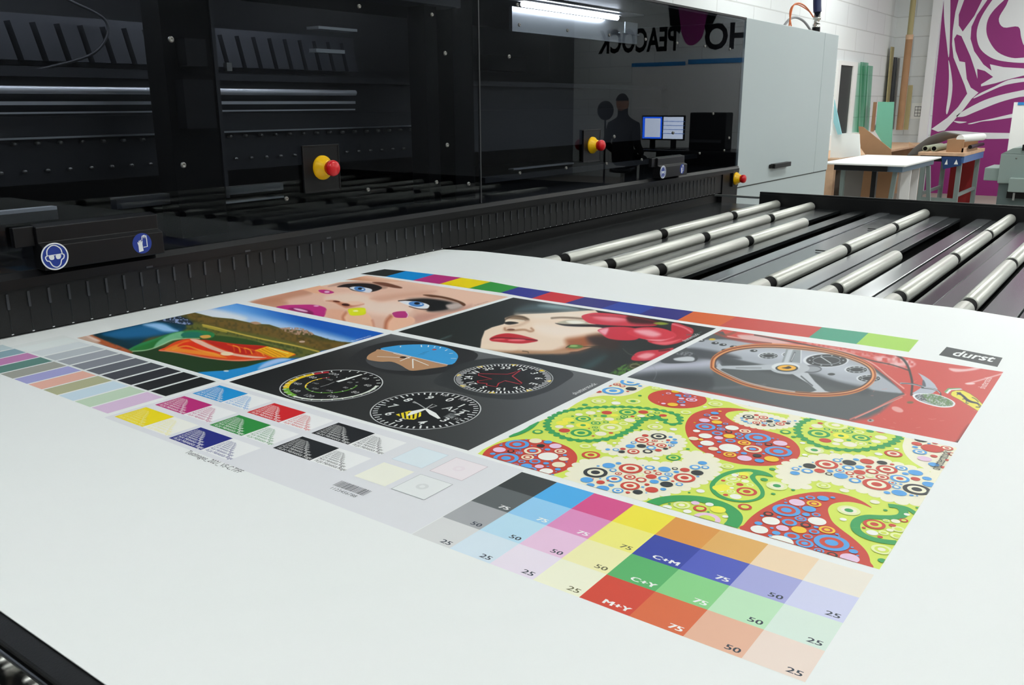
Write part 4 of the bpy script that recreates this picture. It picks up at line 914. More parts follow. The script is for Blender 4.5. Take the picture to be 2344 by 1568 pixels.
# inside the scalloped pair
dots('b7', '1070,388,42,m 972,402,32,m 1205,386,44,r 1380,383,74,glg 1510,381,42,r 1268,366,28,hl 1136,374,18,w 1180,414,28,g 1108,414,16,g 918,416,14,g 1270,408,34,n 1342,430,24,g 1420,418,18,r 1492,413,34,m 1577,408,38,gl 1627,388,24,gl 1677,410,32,r 1577,380,12,w 1008,438,66,glg 1135,442,42,hl 1228,441,38,m 1304,440,20,gl 1350,420,34,glg 1397,449,46,m 1458,434,18,gl 880,446,50,n 830,473,52,n 917,470,18,g 1112,474,42,glg 1198,466,24,gl 1262,466,40,n 1006,492,62,nng 806,504,36,m 897,500,34,m 1346,478,38,hl 1106,510,26,glg 1240,512,92,hlm 849,536,48,r 1116,533,26,gl 990,556,90,glg 1155,563,48,m 1240,557,20,r 1090,582,13,r 1060,412,8,r 1056,520,9,r 874,562,9,g')
dots('b8', '985,248,22,r 960,270,46,m 1113,263,90,hlm 908,290,13,r 1040,296,26,gl 1108,308,24,glg 1208,315,44,glg 1238,290,26,gl 1320,286,44,n 1242,263,22,h 1395,287,28,gl 1483,312,46,r 1390,313,30,g 975,333,88,glg 1078,320,10,r 1302,318,40,hl 1154,350,62,nng 1318,366,70,glg 1396,358,11,r 1480,363,48,m 1026,388,48,r 1132,386,42,m 1217,386,20,g 1114,415,32,m 1225,420,56,m 1318,413,46,hlm 1438,396,36,m 1388,410,14,g')
# inside the green commas
dots('b8', '365,686,32,rl 285,700,50,hlm 197,714,17,r 376,720,32,m 330,744,26,r 256,740,32,hl 415,750,30,hl 205,770,60,n 266,774,18,w 388,804,82,rlr 258,802,34,hlh 183,798,20,w 218,830,20,r 298,846,42,w 330,660,14,w 365,660,40,n 85,908,34,w 20,940,42,rl 155,950,62,n 75,970,12,g 215,1007,24,w 60,1025,110,pl 1425,1070,86,rlr 1572,1078,28,r 1665,1038,34,rl 1340,1098,16,r 1522,1040,28,hl 1598,1045,36,m 1408,1138,46,w 1500,1140,40,hl 1472,1172,22,r 1552,1118,28,m 1620,1110,52,hl 1610,1165,52,hl 1690,990,24,w')
dots('b7', '1833,1162,70,hlm 1947,1144,36,p 2065,1156,34,w 1985,1190,56,rl 2135,1198,60,n 2010,1140,9,g 1880,1215,36,w 2053,1220,11,g 2198,1258,26,w 2052,1280,105,pl 1710,1180,40,w 2180,957,19,r 2280,910,30,w 2255,945,56,hlh 2150,1020,60,n 2240,985,36,hl 2320,990,30,r 2200,1077,22,r 2250,1050,34,hl 2285,1090,48,w 2335,1050,40,rl 2318,925,25,rl')
# on the creams
dots('b7', '1405,130,88,bmb 1257,203,92,bmb 1410,185,46,k 1290,148,32,rmr 1336,163,26,rm 1484,162,18,b 1225,158,22,r 1135,210,28,r 1380,208,14,r 1293,122,10,r')
dots('b8', '278,54,46,k 332,75,24,r 412,103,11,b 590,100,78,rmr 730,148,48,k 665,150,12,b 1808,380,54,k 1770,414,40,r 1920,408,24,r 1897,452,86,r 2015,450,48,rmr 1757,441,22,b 1795,480,54,bmb 1910,515,28,r 1832,536,54,p 1908,583,42,b 1988,606,24,r 1870,413,14,b 2060,500,36,rm 2020,548,20,r')
dots('b7', '1527,578,28,r 1640,585,66,kmk 1740,590,18,b 1775,611,20,b 1500,615,58,rmr 1607,622,26,rmr 1720,617,18,r 1670,628,8,r 1430,637,26,bm 1768,636,32,b 1713,635,12,b 1572,648,34,rm 1403,667,40,b 1495,665,40,k 1663,661,44,rmr 1745,660,28,bmb 1577,680,42,bm 1698,688,22,k 1733,679,10,r 1340,690,24,r 1280,697,28,bm 1213,694,20,b 1637,701,28,r 1548,711,42,km 1330,714,28,k 1428,712,52,rmr')
dots('b7', '1110,888,102,kmk 1222,830,54,b 1303,811,24,b 1132,834,14,b 1405,855,100,rmr 1565,848,44,bm 1257,869,32,bm 1688,861,52,b 1776,855,26,km 1860,866,40,r 1945,844,46,bm 2007,808,38,b 2030,845,34,bm 1547,885,30,rm 1608,874,14,r 1303,897,30,rmr 1638,897,28,rm 1788,883,24,b 1723,903,36,bmb 1963,890,52,k 1487,907,32,hm 1577,922,46,r 1397,926,50,rmr 1857,933,90,rmr 1267,942,68,bmr 1037,950,54,b 1683,938,48,bm 1493,950,46,rm 1603,965,38,b 1968,922,14,b 1153,970,36,r 1706,987,54,k 1813,987,32,bm 1758,961,15,r 1400,1000,82,rmr 1542,989,22,r 1068,993,36,b 1242,994,26,b 1170,1022,56,b 1297,1040,48,bmb 1582,1033,54,r 1678,1028,26,b 1465,1052,42,k 1382,1056,20,r 1506,1010,14,b 1216,955,12,r 1090,942,8,r 1150,940,10,b 1740,920,9,b 1508,829,9,b 1536,1060,8,b')
dots('b8', '402,194,46,kmk 466,181,20,r 523,200,38,rmr 348,205,14,b 588,210,20,b 632,226,26,b 465,213,22,rmr 388,217,12,r 573,231,28,k 352,222,12,b 378,233,18,b 466,243,32,rmr 532,246,24,bm 692,234,16,r 732,232,16,bm 723,248,20,k 782,228,12,b 412,246,20,bm 590,262,30,km 660,252,36,rmr 527,264,20,r 478,260,14,k 520,229,22,rm 620,243,8,b')
dots('b8', '780,653,38,b 786,618,32,bm 880,636,46,bm 898,594,50,k 925,566,9,b 822,600,14,b 1038,582,90,rmr 980,634,42,r 1055,660,28,km 1066,636,26,b 1122,549,34,bm 1145,632,36,bmr 1152,675,56,b 1160,537,11,b 1222,568,54,k 1213,610,48,bm 1277,543,24,b 1226,655,34,rm 1268,714,48,bm 1305,646,46,r 1308,605,36,b 1312,685,34,rm 1366,558,54,r 1380,600,24,r 1407,640,50,rm 1388,677,34,hm 1444,745,110,rmr 1488,568,40,k 1527,623,82,rmr 1490,686,52,rmr 1570,582,17,r 1645,612,48,bmb 1573,732,32,bmr 1632,698,74,bmr 1605,767,34,bm 1678,658,26,b 1760,650,56,b 1760,700,36,r 1853,697,36,b 1870,745,52,b 1770,786,106,kmk 1627,814,58,b 1528,812,26,b 1727,834,18,b 1345,570,9,b 1154,580,12,r 1240,682,12,r 1536,665,11,r 1640,743,14,b 1772,838,10,b')
# on the reds
dots('e6', '715,952,190,brb 1005,896,100,c 1200,915,68,b 1088,972,64,k 1320,978,98,p 435,1037,102,p 617,1058,60,kr 748,1087,56,brb 960,1055,138,crb 1195,1033,46,b 1400,1062,98,crc 330,1100,46,b 540,1170,202,brb 880,1155,102,crc 1205,1142,160,w 1468,1122,34,b 1450,1182,78,c 790,1222,62,br 995,1220,90,br 1372,1272,108,c 1172,1252,48,b 862,1292,90,b 1065,1300,72,p 690,1275,52,brb 1175,1375,108,w 930,1350,96,br 1358,1345,48,b 1200,1300,24,b 1005,1125,22,b 765,1040,20,b 460,968,28,b 945,975,14,b 858,875,18,b 1112,1020,16,b 1268,1435,34,b 1330,1385,16,b 1265,1215,20,b 1495,1228,18,b 472,943,14,b 1150,1067,10,b 1400,1133,10,b')
dots('b7', '1780,209,34,y 1888,212,60,prp 1722,224,22,pr 1803,240,26,b 1880,246,34,br 1830,268,24,p 1915,278,48,prp 1828,295,36,br 1757,318,44,y 1842,323,22,p 1680,310,20,p 1820,252,12,b 1675,237,8,b 1945,255,12,p 1640,298,6,p 1975,208,10,b')
dots('b8', '170,150,15,y 128,165,32,b 66,181,28,br 128,204,44,crr 44,224,44,p 145,238,42,y 52,276,80,brb 216,252,22,br 166,268,22,b 178,295,34,brb 268,285,54,w 375,312,46,crc 242,318,30,kr 148,329,44,br 325,338,34,br 52,350,54,w 246,352,46,y 160,366,36,p 333,366,32,br 14,380,22,y 255,390,42,br 478,365,104,brb 166,398,20,b 66,410,56,w 368,407,52,yry 488,418,26,brb 565,418,32,kr 660,410,56,p 724,440,16,y 115,455,40,c 250,448,86,w 436,458,74,crb 645,477,108,brb 162,483,18,b 365,492,26,b 250,503,52,yry 472,510,36,k 370,532,58,p 590,538,58,y 490,552,38,b 600,370,12,b 640,378,10,b 310,487,12,b 525,495,14,b 680,532,12,b -35,243,10,y -20,310,30,w -45,372,40,c 10,435,20,b')
dots('b8', '796,892,62,p 905,853,38,br 1008,858,46,b 835,858,20,b 1088,852,20,b 935,902,58,yry 705,893,14,b 710,955,110,brb 895,945,54,b 870,990,32,b 952,992,36,br 564,985,40,kr 652,1012,20,b 512,1000,16,b 827,1025,48,brb 585,1042,70,w 960,1044,72,w 735,1055,60,br 868,1075,42,kr 483,1062,32,b 490,1112,70,w 592,1100,16,b 678,1101,50,p 812,1114,60,y 952,1092,20,b 1041,1115,64,yry 936,1130,42,br 628,1140,34,b 755,1165,62,br 884,1168,40,brr 578,1162,18,b 858,1225,70,brb 1077,1220,138,brb 1255,1290,36,b 1082,1318,44,kr 1225,1345,76,p 975,1285,42,brb 1123,1150,16,b 1245,1258,12,b 1290,1325,12,b 822,930,10,b 820,1000,10,b 700,870,8,b 1140,1165,10,b 950,1250,10,b 660,1210,105,w')
a.lift(6)
a.text('shutterstock', (7.98, 5.8), 0.34, '3b3f42', rot=math.pi / 2, sx=.8)
a.build('paisley_picture', 'printed lime green paisley pattern with red, cream and blue dotted shapes')
# ------------------------------------------------------------------ roller table under the sheet
RT = thing('roller_table', 'black roller table with pale rollers carrying the printed sheet in front of the printer', 'roller table', (5, 26, FZ))
MB().box(-22.6, 32, -9.88, 62.74, -3.2, -2.2).build('base_plate', M['deep'], RT)
for (u0, u1, mt, z) in [(-22.6, -17.15, 'deckdark', -.6), (-16.05, -14.05, 'deckdark', -.6), (-12.95, -10.95, 'deckdark', -.6), (-9.85, -8.85, 'deckdark', -.6),
                        (-7.8, -6.9, 'deckgrey', -.6), (-6.85, -4.75, 'deckmid', -.68), (-3.55, -2.35, 'deckgrey', -.6), (-2.3, -1.5, 'deckmid', -.66),
                        (-.3, .75, 'deckgrey', -.6), (.8, 1.45, 'deckmid', -.66), (2.65, 3.5, 'deckmid', -.66), (3.55, 4.4, 'deckgrey', -.6), (5.6, 7.0, 'deckgrey', -.6), (7.05, 8.4, 'deckmid', -.66),
                        (9.6, 12.9, 'deckgrey', -.6), (14.1, 18.2, 'deckmid', -.66), (19.4, 24.4, 'deckgrey', -.6), (25.6, 31.5, 'deckmid', -.6)]:
    MB().box(u0, u1, -9.88, 62.7, z - .25, z).build('deck_strip', M[mt], RT, bevel=.03)
rollers = [(-16.6, 62.4, [1.6, 14.3, 27, 39.7, 52.2]), (-13.5, 62.4, [1.6, 14.3, 27, 39.9, 52.2]), (-10.4, 51.3, [1.6, 14.3, 27.2, 39.9]), (-4.15, 62.4, [1.6, 14.3, 27, 40, 52]),
           (-.9, 39.2, [1.6, 14.3, 27.2]), (2.05, 62.4, [1.6, 14.3, 27, 40, 51.7]), (5.0, 62.4, [1.6, 14.3, 27.1, 39.9, 52]), (9.0, 62.4, [1.6, 14.3, 27, 40, 52]), (13.5, 62.4, [14.3, 27, 40]), (18.8, 62.4, [14.3, 27]), (25, 62.4, [14.3, 27])]
RR = .40
for (u, v1, js) in rollers:
    cuts = [-9.9] + js + [v1]; mb = MB()
    for i in range(len(cuts) - 1):
        g0 = .5 if i else 0; g1 = .5 if i < len(cuts) - 2 else 0
        mb.lathe((u, cuts[i] + g0, -RR - .05), (0, 1, 0), [(0, 0), (0, RR * .96), (.03, RR), (cuts[i + 1] - g1 - cuts[i] - g0 - .03, RR), (cuts[i + 1] - g1 - cuts[i] - g0, RR * .96), (cuts[i + 1] - g1 - cuts[i] - g0, 0)], 32)
    o = mb.build('roller', M['roller'], RT)
    for j in js:
        MB().lathe((u, j - .52, -RR - .05), (0, 1, 0), [(0, 0), (0, RR * .84), (.02, RR * .84), (1.02, RR * .84), (1.04, RR * .84), (1.04, 0)], 28).build('roller_joint', M['joint'], o)
    for j in js:
        if abs(u + 4.15) < .1: MB().box(u - 1.7, u - .4, j - .12, j + .05, -.62, -.58).build('wire_clip', M['deep'], RT)
for y in (26, 31, 41, 52): MB().box(-8.6, -7.9, y, y + 1.1, -1.5, -1.15).lathe((-8.3, y + .4, -1.15), (0, 0, 1), [(0, .14), (.1, .14), (.1, 0)], 12).build('bracket', M['deckmid'], RT)
# rails along both ends
MB().box(-18.35, 32, 62.75, 64.2, -3.2, .42).box(-18.35, 32, 62.75, 63.0, .42, .58).build('side_rail', M['black'], RT, bevel=.04)
MB().box(-22.7, -18.4, 62.7, 63.0, -.06, .12).build('side_rail', M['steel'], RT, label='short thin light metal edge')
MB().box(-22.6, 32, -10.46, -9.9, -3.2, -.045).build('side_rail', M['black'], RT, bevel=.05)
MB().box(-22.6, 32, -10.56, -10.47, -3.2, -.12).build('edge_trim', M['deckdark'], RT, bevel=.03)
for u in (-6.2, -5.3, -4.4, -3.5, -2.6, -1.7, -.8): MB().cyl((u, -30, -.86), (u, -10.72, -.86), .36, 28).build('roller', M['chrome'], RT, label='polished chrome roller')
for x in (-20, 4, 28):
    for y in (-9, 61): MB().box(x - 1, x + 1, y - 1, y + 1, FZ, -3.2).build('leg', M['black'], RT)

# ------------------------------------------------------------------ the printer
XG = -23.0
PR = thing('flatbed_printer', 'huge black flatbed printer with smoked glass front and pale grey end cabinet', 'printer', (-34, 40, FZ))
Y0, Y1, Y2, ZT = -22, 68.6, 97.6, 16.25
MB().box(-46, -45.5, Y0, Y1, 0, ZT).box(-46, XG - .1, Y0 - .4, Y0, 0, ZT).build('housing_back', M['beam'], PR)
MB().box(-46, XG - .15, Y0, Y1, ZT - .35, ZT).box(XG - .5, XG + .02, Y0, Y1, ZT - .18, ZT - .01).build('housing_top', M['black'], PR)
MB().box(-46, XG - .25, Y0, Y1, 2.0, 2.3).build('interior_floor', M['black2'], PR)
MB().box(-45.4, XG - .2, Y1 - .3, Y1 - .02, 2.3, ZT - .4).build('interior_end_wall', M['black2'], PR)
MB().box(-46, XG - .4, Y0, Y1, FZ, -.1).build('plinth', M['black'], PR)
# lower comb face, its slots and the rail above it
MB().box(XG - .35, XG, Y0, 64.8, .07, 1.80).build('comb_strip', M['black'], PR)
y = -4.15
while y < 64:
    MB().box(XG, XG + .05, y - .045, y + .045, 1.06, 1.66).box(XG, XG + .012, y - .012, y + .012, .1, 1.08, 1).box(XG, XG + .02, y - .04, y + .04, .085, .12, 2).build('comb_slot', [M['chain'], M['deckdark'], M['rail']], PR)
    y += .775
MB().hexa([(XG - .4, Y0, 1.84), (XG + .28, Y0, 1.84), (XG + .28, Y0, 2.2), (XG + .05, Y0, 2.42), (XG - .4, Y0, 2.42)], (0, Y1 - Y0 - .2, 0)).build('bottom_rail', M['black2'], PR)
for yy in (4.5, 9.5, 14.5): MB().box(XG + .28, XG + .30, yy, yy + .3, 1.84, 1.92).build('rail_clip', M['chain'], PR)
# glass panes
MB().box(XG - .12, XG, Y0, 27.55, 2.45, ZT - .2).build('glass_pane', M['glass'], PR, label='long smoked glass pane on the left')
MB().box(XG - .12, XG, 27.65, Y1, 2.45, ZT - .2).build('glass_pane', M['glass'], PR, label='long smoked glass pane on the right')
MB().box(XG - .1, XG + .02, 27.55, 27.66, 2.45, ZT - .2).build('pane_seam', M['beam'], PR)
def screw(y, z, r=.16, x=XG): MB().lathe((x, y, z), (1, 0, 0), [(0, r * .85), (.05, r * .85), (.09, r * .65), (.09, r * .35), (.06, r * .3), (.06, 0)], 16).build('screw', M['screw'], PR)
for y in (12.35, 17.85, 23.4, 31.7, 37.3, 42.9, 48.5, 54, 59.5, 65): screw(y, 4.05, .13); screw(y, 13.25, .13)
for y, z in [(6.95, 11.1), (6.92, 5.96), (24.45, 11.25), (24.44, 6.13), (30.6, 11.3), (26.36, 3.73), (31.5, 14.4), (44, 6.0), (54, 6.0), (62, 7.5), (66, 5.2)]: screw(y, z, .15)
# columns behind the glass
for y0, y1, z0 in ((8.6, 11.2, 2.3), (26.4, 27.5, 2.3), (29.0, 31.0, 2.3), (-14, -12, 2.3)): MB().box(-27.6, -26.2, y0, y1, z0, ZT - .4).build('interior_column', M['deep'], PR)
MB().box(-27.0, -26.1, 11.2, 11.4, 4, ZT - .4).build('interior_column', M['beam'], PR)
for y0, y1, z0, z1 in ((9.0, 10.6, 7.4, 9.6), (9.3, 10.4, 10.2, 11.4)): MB().box(-26.2, -25.5, y0, y1, z0, z1).build('column_bracket', M['black2'], PR)
# print beam with guide rails
MB().box(-40, -30.6, Y0 + 1, Y1 - 1, 9.75, 10.1).box(-32.5, -30.3, Y0 + 1, Y1 - 1, 5.0, 8.0).box(-36, -31.2, Y0 + 1, Y1 - 1, 8.0, 9.8).build('print_beam', M['beam'], PR)
MB().cyl((-30, Y0 + 1, 9.15), (-30, 24, 9.15), .17, 20).build('guide_rail', M['rail'], PR)
MB().box(-30.3, -30, Y0 + 1, 24, 8.50, 8.66).build('guide_rail', M['rail'], PR)
MB().box(-30.3, -30.05, Y0 + 1, 24, 8.12, 8.20).build('guide_rail', M['rail'], PR)
MB().box(-30.2, -29.9, Y0 + 1, 30.5, 7.02, 7.10).build('perforated_strip', M['steel'], PR)
m1, m2 = MB(), MB(); y = -6.0
while y < 31:
    m1.lathe((-30.2, y, 6.82), (1, 0, 0), [(0, .09), (.25, .09), (.25, 0)], 8); m2.lathe((-30.2, y + .3, 5.60), (1, 0, 0), [(0, .08), (.2, .08), (.2, 0)], 8); y += 1.03
m1.build('stud_row', M['screw'], PR); m2.build('stud_row', M['screw'], PR)
# energy chain with slanted links
mb = MB(); y = -14
while y < 26:
    mb.hexa([(-32.4, y, 10.5), (-32.4, y + .82, 10.5), (-32.4, y + .42, 12.2), (-32.4, y - .4, 12.2)], (.7, 0, 0)); y += 1.12
mb.box(-33.1, -32.5, -14.5, 26.5, 10.3, 12.6); mb.build('cable_chain', M['chain'], PR)
MB().tube(spline([(-31, 6.0, 15.4), (-31, 6.4, 13.6), (-31, 8.8, 12.4), (-31, 8.0, 10.9), (-31, 5.0, 10.0)], False, 8), .07, 8).build('cable', M['beam'], PR)
# lower guide profiles seen through the glass
for y0, y1, z0, z1, mt in ((-12, 3.2, 4.16, 4.3, 'rail'), (-12, 3.2, 3.75, 4.15, 'deckmid'), (9.9, 15.4, 3.62, 3.72, 'steel'), (9.9, 15.4, 4.05, 4.43, 'deckmid'), (5.9, 9.0, 3.9, 4.4, 'chain'), (36.4, 44.5, 3.8, 3.9, 'steel'), (33, 70, 3.1, 3.5, 'beam')):
    MB().box(-27.4, -26.9, y0, min(y1, Y1 - 1), z0, z1).build('guide_profile', M[mt], PR)
MB().box(-29.5, -28.5, 20, 23, 12.6, 12.75).box(-29.4, -28.8, 20.0, 22.2, 11.35, 11.55).build('sensor_bracket', M['steel'], PR)
MB().box(-28.4, -27.6, 31.0, 32.4, 10.6, 12.1).box(-28.4, -27.8, 31.2, 31.4, 10.2, 10.6).build('latch', M['steel'], PR)
MB().box(-28.5, -27.4, 34.2, 38.8, 10.7, 11.7).build('latch_arm', M['deep'], PR)
for y in (9.3, 12.7): MB().box(-27.5, -27.2, y, y + .3, 10.1, 10.5).build('clip', M['chrome'], PR)
# work lamp inside, with its plate and bracket
MB().box(-29.2, -28.9, 39.0, 58, 13.6, 15.3).box(-29.2, -27.2, 39.0, 56, 15.75, 15.85).build('lamp_plate', M['steel'], PR)
tl = MB().box(-29, -28.4, -16, 24, 15.7, 15.85).build('work_lamp', M['lampbody'], PR)  # unseen left tube, supposed from the top plate, added to light the rails
MB().lathe((-28.7, -15.6, 15.5), (0, 1, 0), [(0, 0), (0, .2), (39, .2), (39, 0)], 16).build('led_tube', M['tube'], tl)
t_ = MB().box(-28.4, -27.8, 38.9, 53.2, 15.62, 15.76).build('work_lamp', M['lampbody'], PR)
MB().lathe((-28.1, 39.2, 15.42), (0, 1, 0), [(0, 0), (0, .2), (13.7, .2), (13.7, 0)], 16).build('led_tube', M['tube'], t_)
MB().box(-27.9, -27.7, 52.8, 56.2, 14.2, 14.25).box(-28, -27.9, 54, 56.2, 14.2, 15.2).build('lamp_bracket', M['steel'], PR)
MB().box(-27.6, -25.5, 14.5, 29, 14.2, 15.4).build('top_plate', M['chain'], PR)

def disc_outline(c, r, n=40): return [(c[0] + r * math.cos(2 * math.pi * k / n), c[1] + r * math.sin(2 * math.pi * k / n)) for k in range(n)]
# emergency stops
def estop(y, z, plate=True, x=XG, r=.60):
    if plate:
        ax = x + .16
        pl = MB().box(x, ax, y - 1.15, y + 1.1, z - 1.15, z + 1.08).box(ax, ax + .03, y - 1.22, y + 1.17, z - 1.2, z - 1.12).box(ax, ax + .03, y - 1.22, y + 1.17, z + 1.04, z + 1.12).box(ax, ax + .03, y - 1.22, y - 1.15, z - 1.2, z + 1.1).box(ax, ax + .03, y + 1.1, y + 1.17, z - 1.2, z + 1.1)
    else:
        ax = x + .3; pl = MB().box(x - .2, ax, y - .7, y + .7, z - .75, z + .75)
    P = pl.build('emergency_stop', M['black2'], PR, bevel=.02, label='black box with a yellow and red emergency stop button')
    MB().lathe((ax, y, z), (1, 0, 0), [(0, r), (.06, r), (.12, r * .98), (.30, r * .72), (.46, r * .62), (.50, r * .58), (.50, 0)], 40).build('collar', M['yel'], P)
    MB().lathe((ax + .5, y, z), (1, 0, 0), [(0, r * .5), (.1, r * .5), (.12, r * .62), (.3, r * .66), (.42, r * .6), (.5, r * .45), (.53, 0)], 40).build('button', M['red'], P)
estop(14.62, 5.41); estop(40.55, 5.5); estop(67.6, 1.25, False, r=.62)
# sign brackets with two blue stickers each
def sign(y):
    x = XG + .75
    P = MB().hexa([(XG, y - .1, 2.44), (x, y - .1, 2.44), (x, y - .1, 3.35), (x - .28, y - .1, 3.45), (x - .28, y - .1, 4.05), (XG, y - .1, 4.15)], (0, 5.0, 0)).box(XG, XG + .3, y - .85, y - .1, 3.35, 4.1).build('sign_bracket', M['black2'], PR, bevel=.03, label='black bracket with two blue safety stickers')
    c = (y + .32, 2.94); r = .52
    def flat(name, polys, mt, xx, par, label=None):
        mb = MB()
        for q in polys:
            if len(q) > 2: mb.hexa([(xx, a_, b_) for a_, b_ in q], (.008, 0, 0))
        return mb.build(name, mt, par, label=label)
    def strip(path, w):
        P_ = np.array(path, float); d = np.gradient(P_, axis=0); d /= np.linalg.norm(d, axis=1, keepdims=True) + 1e-9; n_ = np.stack([-d[:, 1], d[:, 0]], 1); A_, B_ = P_ + n_ * w / 2, P_ - n_ * w / 2
        return [[tuple(B_[i]), tuple(B_[i + 1]), tuple(A_[i + 1]), tuple(A_[i])] for i in range(len(P_) - 1)]
    s1 = flat('safety_sticker', [disc_outline(c, r)], M['blue'], x, P, 'round blue sticker with a head wearing goggles')
    lc = lambda pts: [(c[0] + a_ * r, c[1] + b_ * r) for a_, b_ in pts]
    s1m = strip([(c[0] + r * .95 * math.cos(t * math.pi / 24), c[1] + r * .95 * math.sin(t * math.pi / 24)) for t in range(49)], .05)
    s1m += strip(spline(lc([(-.55, .10), (-.5, .5), (-.2, .78), (.15, .78), (.48, .5), (.55, .1)]), False, 5), .04)
    s1m += strip(spline(lc([(-.55, .10), (-.68, .0), (-.6, -.25), (-.42, -.32), (-.25, -.65), (.05, -.8), (.32, -.65), (.45, -.32), (.62, -.2), (.68, .02), (.55, .12)]), False, 5), .04)
    s1m += strip(lc([(-.55, .1), (.55, .12)]), .03)
    s1m += [spline(lc([(-.42, .06), (-.08, .06), (-.1, -.2), (-.35, -.2)]), True, 4), spline(lc([(.08, .06), (.44, .06), (.36, -.2), (.12, -.2)]), True, 4)]
    globals()['_s1m'] = s1m
    mk = lambda par, pol, xx: [flat('pictogram', pol, M['white'], xx, par)]
    # keep three levels: the pictogram belongs to the bracket beside the sticker
    flat('goggles_pictogram', s1m, M['white'], x + .009, P)
    c2 = (y + 3.92, 2.98); r2 = .42
    flat('safety_sticker', [disc_outline(c2, r2)], M['blue'], x, P, 'round blue sticker with a pair of gloves')
    l2 = lambda pts: [(c2[0] + a_ * r2, c2[1] + b_ * r2) for a_, b_ in pts]
    g = [l2([(-.42, -.82), (.05, -.74), (.0, -.1), (.06, .22), (-.02, .26), (-.08, .05), (-.12, .34), (-.2, .34), (-.22, .05), (-.27, .3), (-.35, .28), (-.34, .02), (-.42, .18), (-.5, .12), (-.42, -.2)])]
    g += strip(l2([(.1, -.4), (.5, -.38), (.5, .3), (.48, .7), (.4, .72), (.38, .45), (.3, .78), (.22, .78), (.22, .45), (.14, .74), (.06, .7), (.0, .3)]), .035)
    flat('gloves_pictogram', g, M['white'], x + .009, P)
sign(.25); sign(50.6)

# grey end cabinet
MB().box(-46, XG - .12, Y1, Y2, FZ, .18).build('cabinet_base', M['cab'], PR, bevel=.05, label='pale grey lower cabinet panel')
MB().box(-46, XG - .35, Y1, Y2, .18, ZT - .05).build('cabinet_body', M['cab'], PR, label='pale grey cabinet body')
d1 = MB().box(XG - .35, XG, Y1 + .04, 92.4, .28, ZT).build('cabinet_door', M['cab'], PR, bevel=.05, label='pale grey cabinet door with a small dark handle')
MB().box(XG, XG + .55, 77.6, 82.6, 1.62, 2.1).box(XG, XG + .3, 77.2, 77.7, 1.65, 2.05).build('door_handle', M['black'], d1, bevel=.04)
MB().box(XG - .35, XG, 92.48, Y2, .28, ZT).build('cabinet_door', M['cab'], PR, bevel=.05, label='narrow pale grey cabinet side panel')
MB().box(XG - .3, XG - .1, Y1, Y2, .17, .29).build('door_gap', M['seam'], PR)
MB().box(XG - .35, XG + .1, 64.9, Y1, FZ + 12, 2.4).build('corner_post', M['black2'], PR)
# cables on the cabinet
CB = thing('air_hose_fitting', 'dark blue and steel hose fitting standing on the grey cabinet', 'hose fitting', (-29, 90, ZT))
q = on(1868, 68, 0, -27); yc = q[1]
MB().cyl((-27, yc, ZT - .05), (-27, yc, 17.6), .5, 20).build('socket', M['black2'], CB)
MB().lathe((-27, yc, 17.6), (0, 0, 1), [(0, .45), (.4, .45), (.4, .36), (.9, .36), (.9, .5), (1.2, .5), (1.2, .38), (1.9, .4), (1.9, 0)], 20).build('coupling', M['chrome'], CB)
MB().tube(spline([(-27, yc, 19.4), (-27.2, yc, 21.5), (-27.6, yc - .1, 30), (-28, yc, CZ)], False, 8), .5, 12).build('hose', nmat('dark_blue_hose', (35, 45, 90), .4), CB)
for k, (pts, r, mt, lb, nm, ct) in enumerate([
    ([(1806, 55), (1815, 15), (1840, 12), (1865, 45), (1876, 75), (1866, 90)], .09, 'orange', 'thin orange cable looping up from the grey cabinet to the hose fitting', 'orange_cable', 'cable'),
    ([(1818, 56), (1808, 30), (1822, 10), (1850, 24), (1862, 40)], .08, 'orange', 'inner loop of thin orange cable beside the hose fitting', 'orange_cable', 'cable'),
    ([(1783, 50), (1810, 42), (1838, 47), (1862, 66)], .16, 'hose', 'grey air hose arching over the top of the grey cabinet', 'air_hose', 'hose')]):
    P = [on(x, y, 0, -28.5 - k * .4) for x, y in pts]; P[0] = (P[0][0], P[0][1], ZT + r); P[-1] = P[-1] if mt != 'hose' else (P[-1][0], P[-1][1], ZT + 1)
    MB().tube(spline(P, False, 8), r, 8).build(nm, M[mt], origin=P[0], label=lb, cat=ct)
# ------------------------------------------------------------------ the far corner
def oy(x, y, Y): return on(x, y, 1, Y)
E1 = lambda x, y: (1880 + x * .19795, 220 + y * .19795)
A4 = lambda x, y: (1844 + x * .30618, y * .30618)
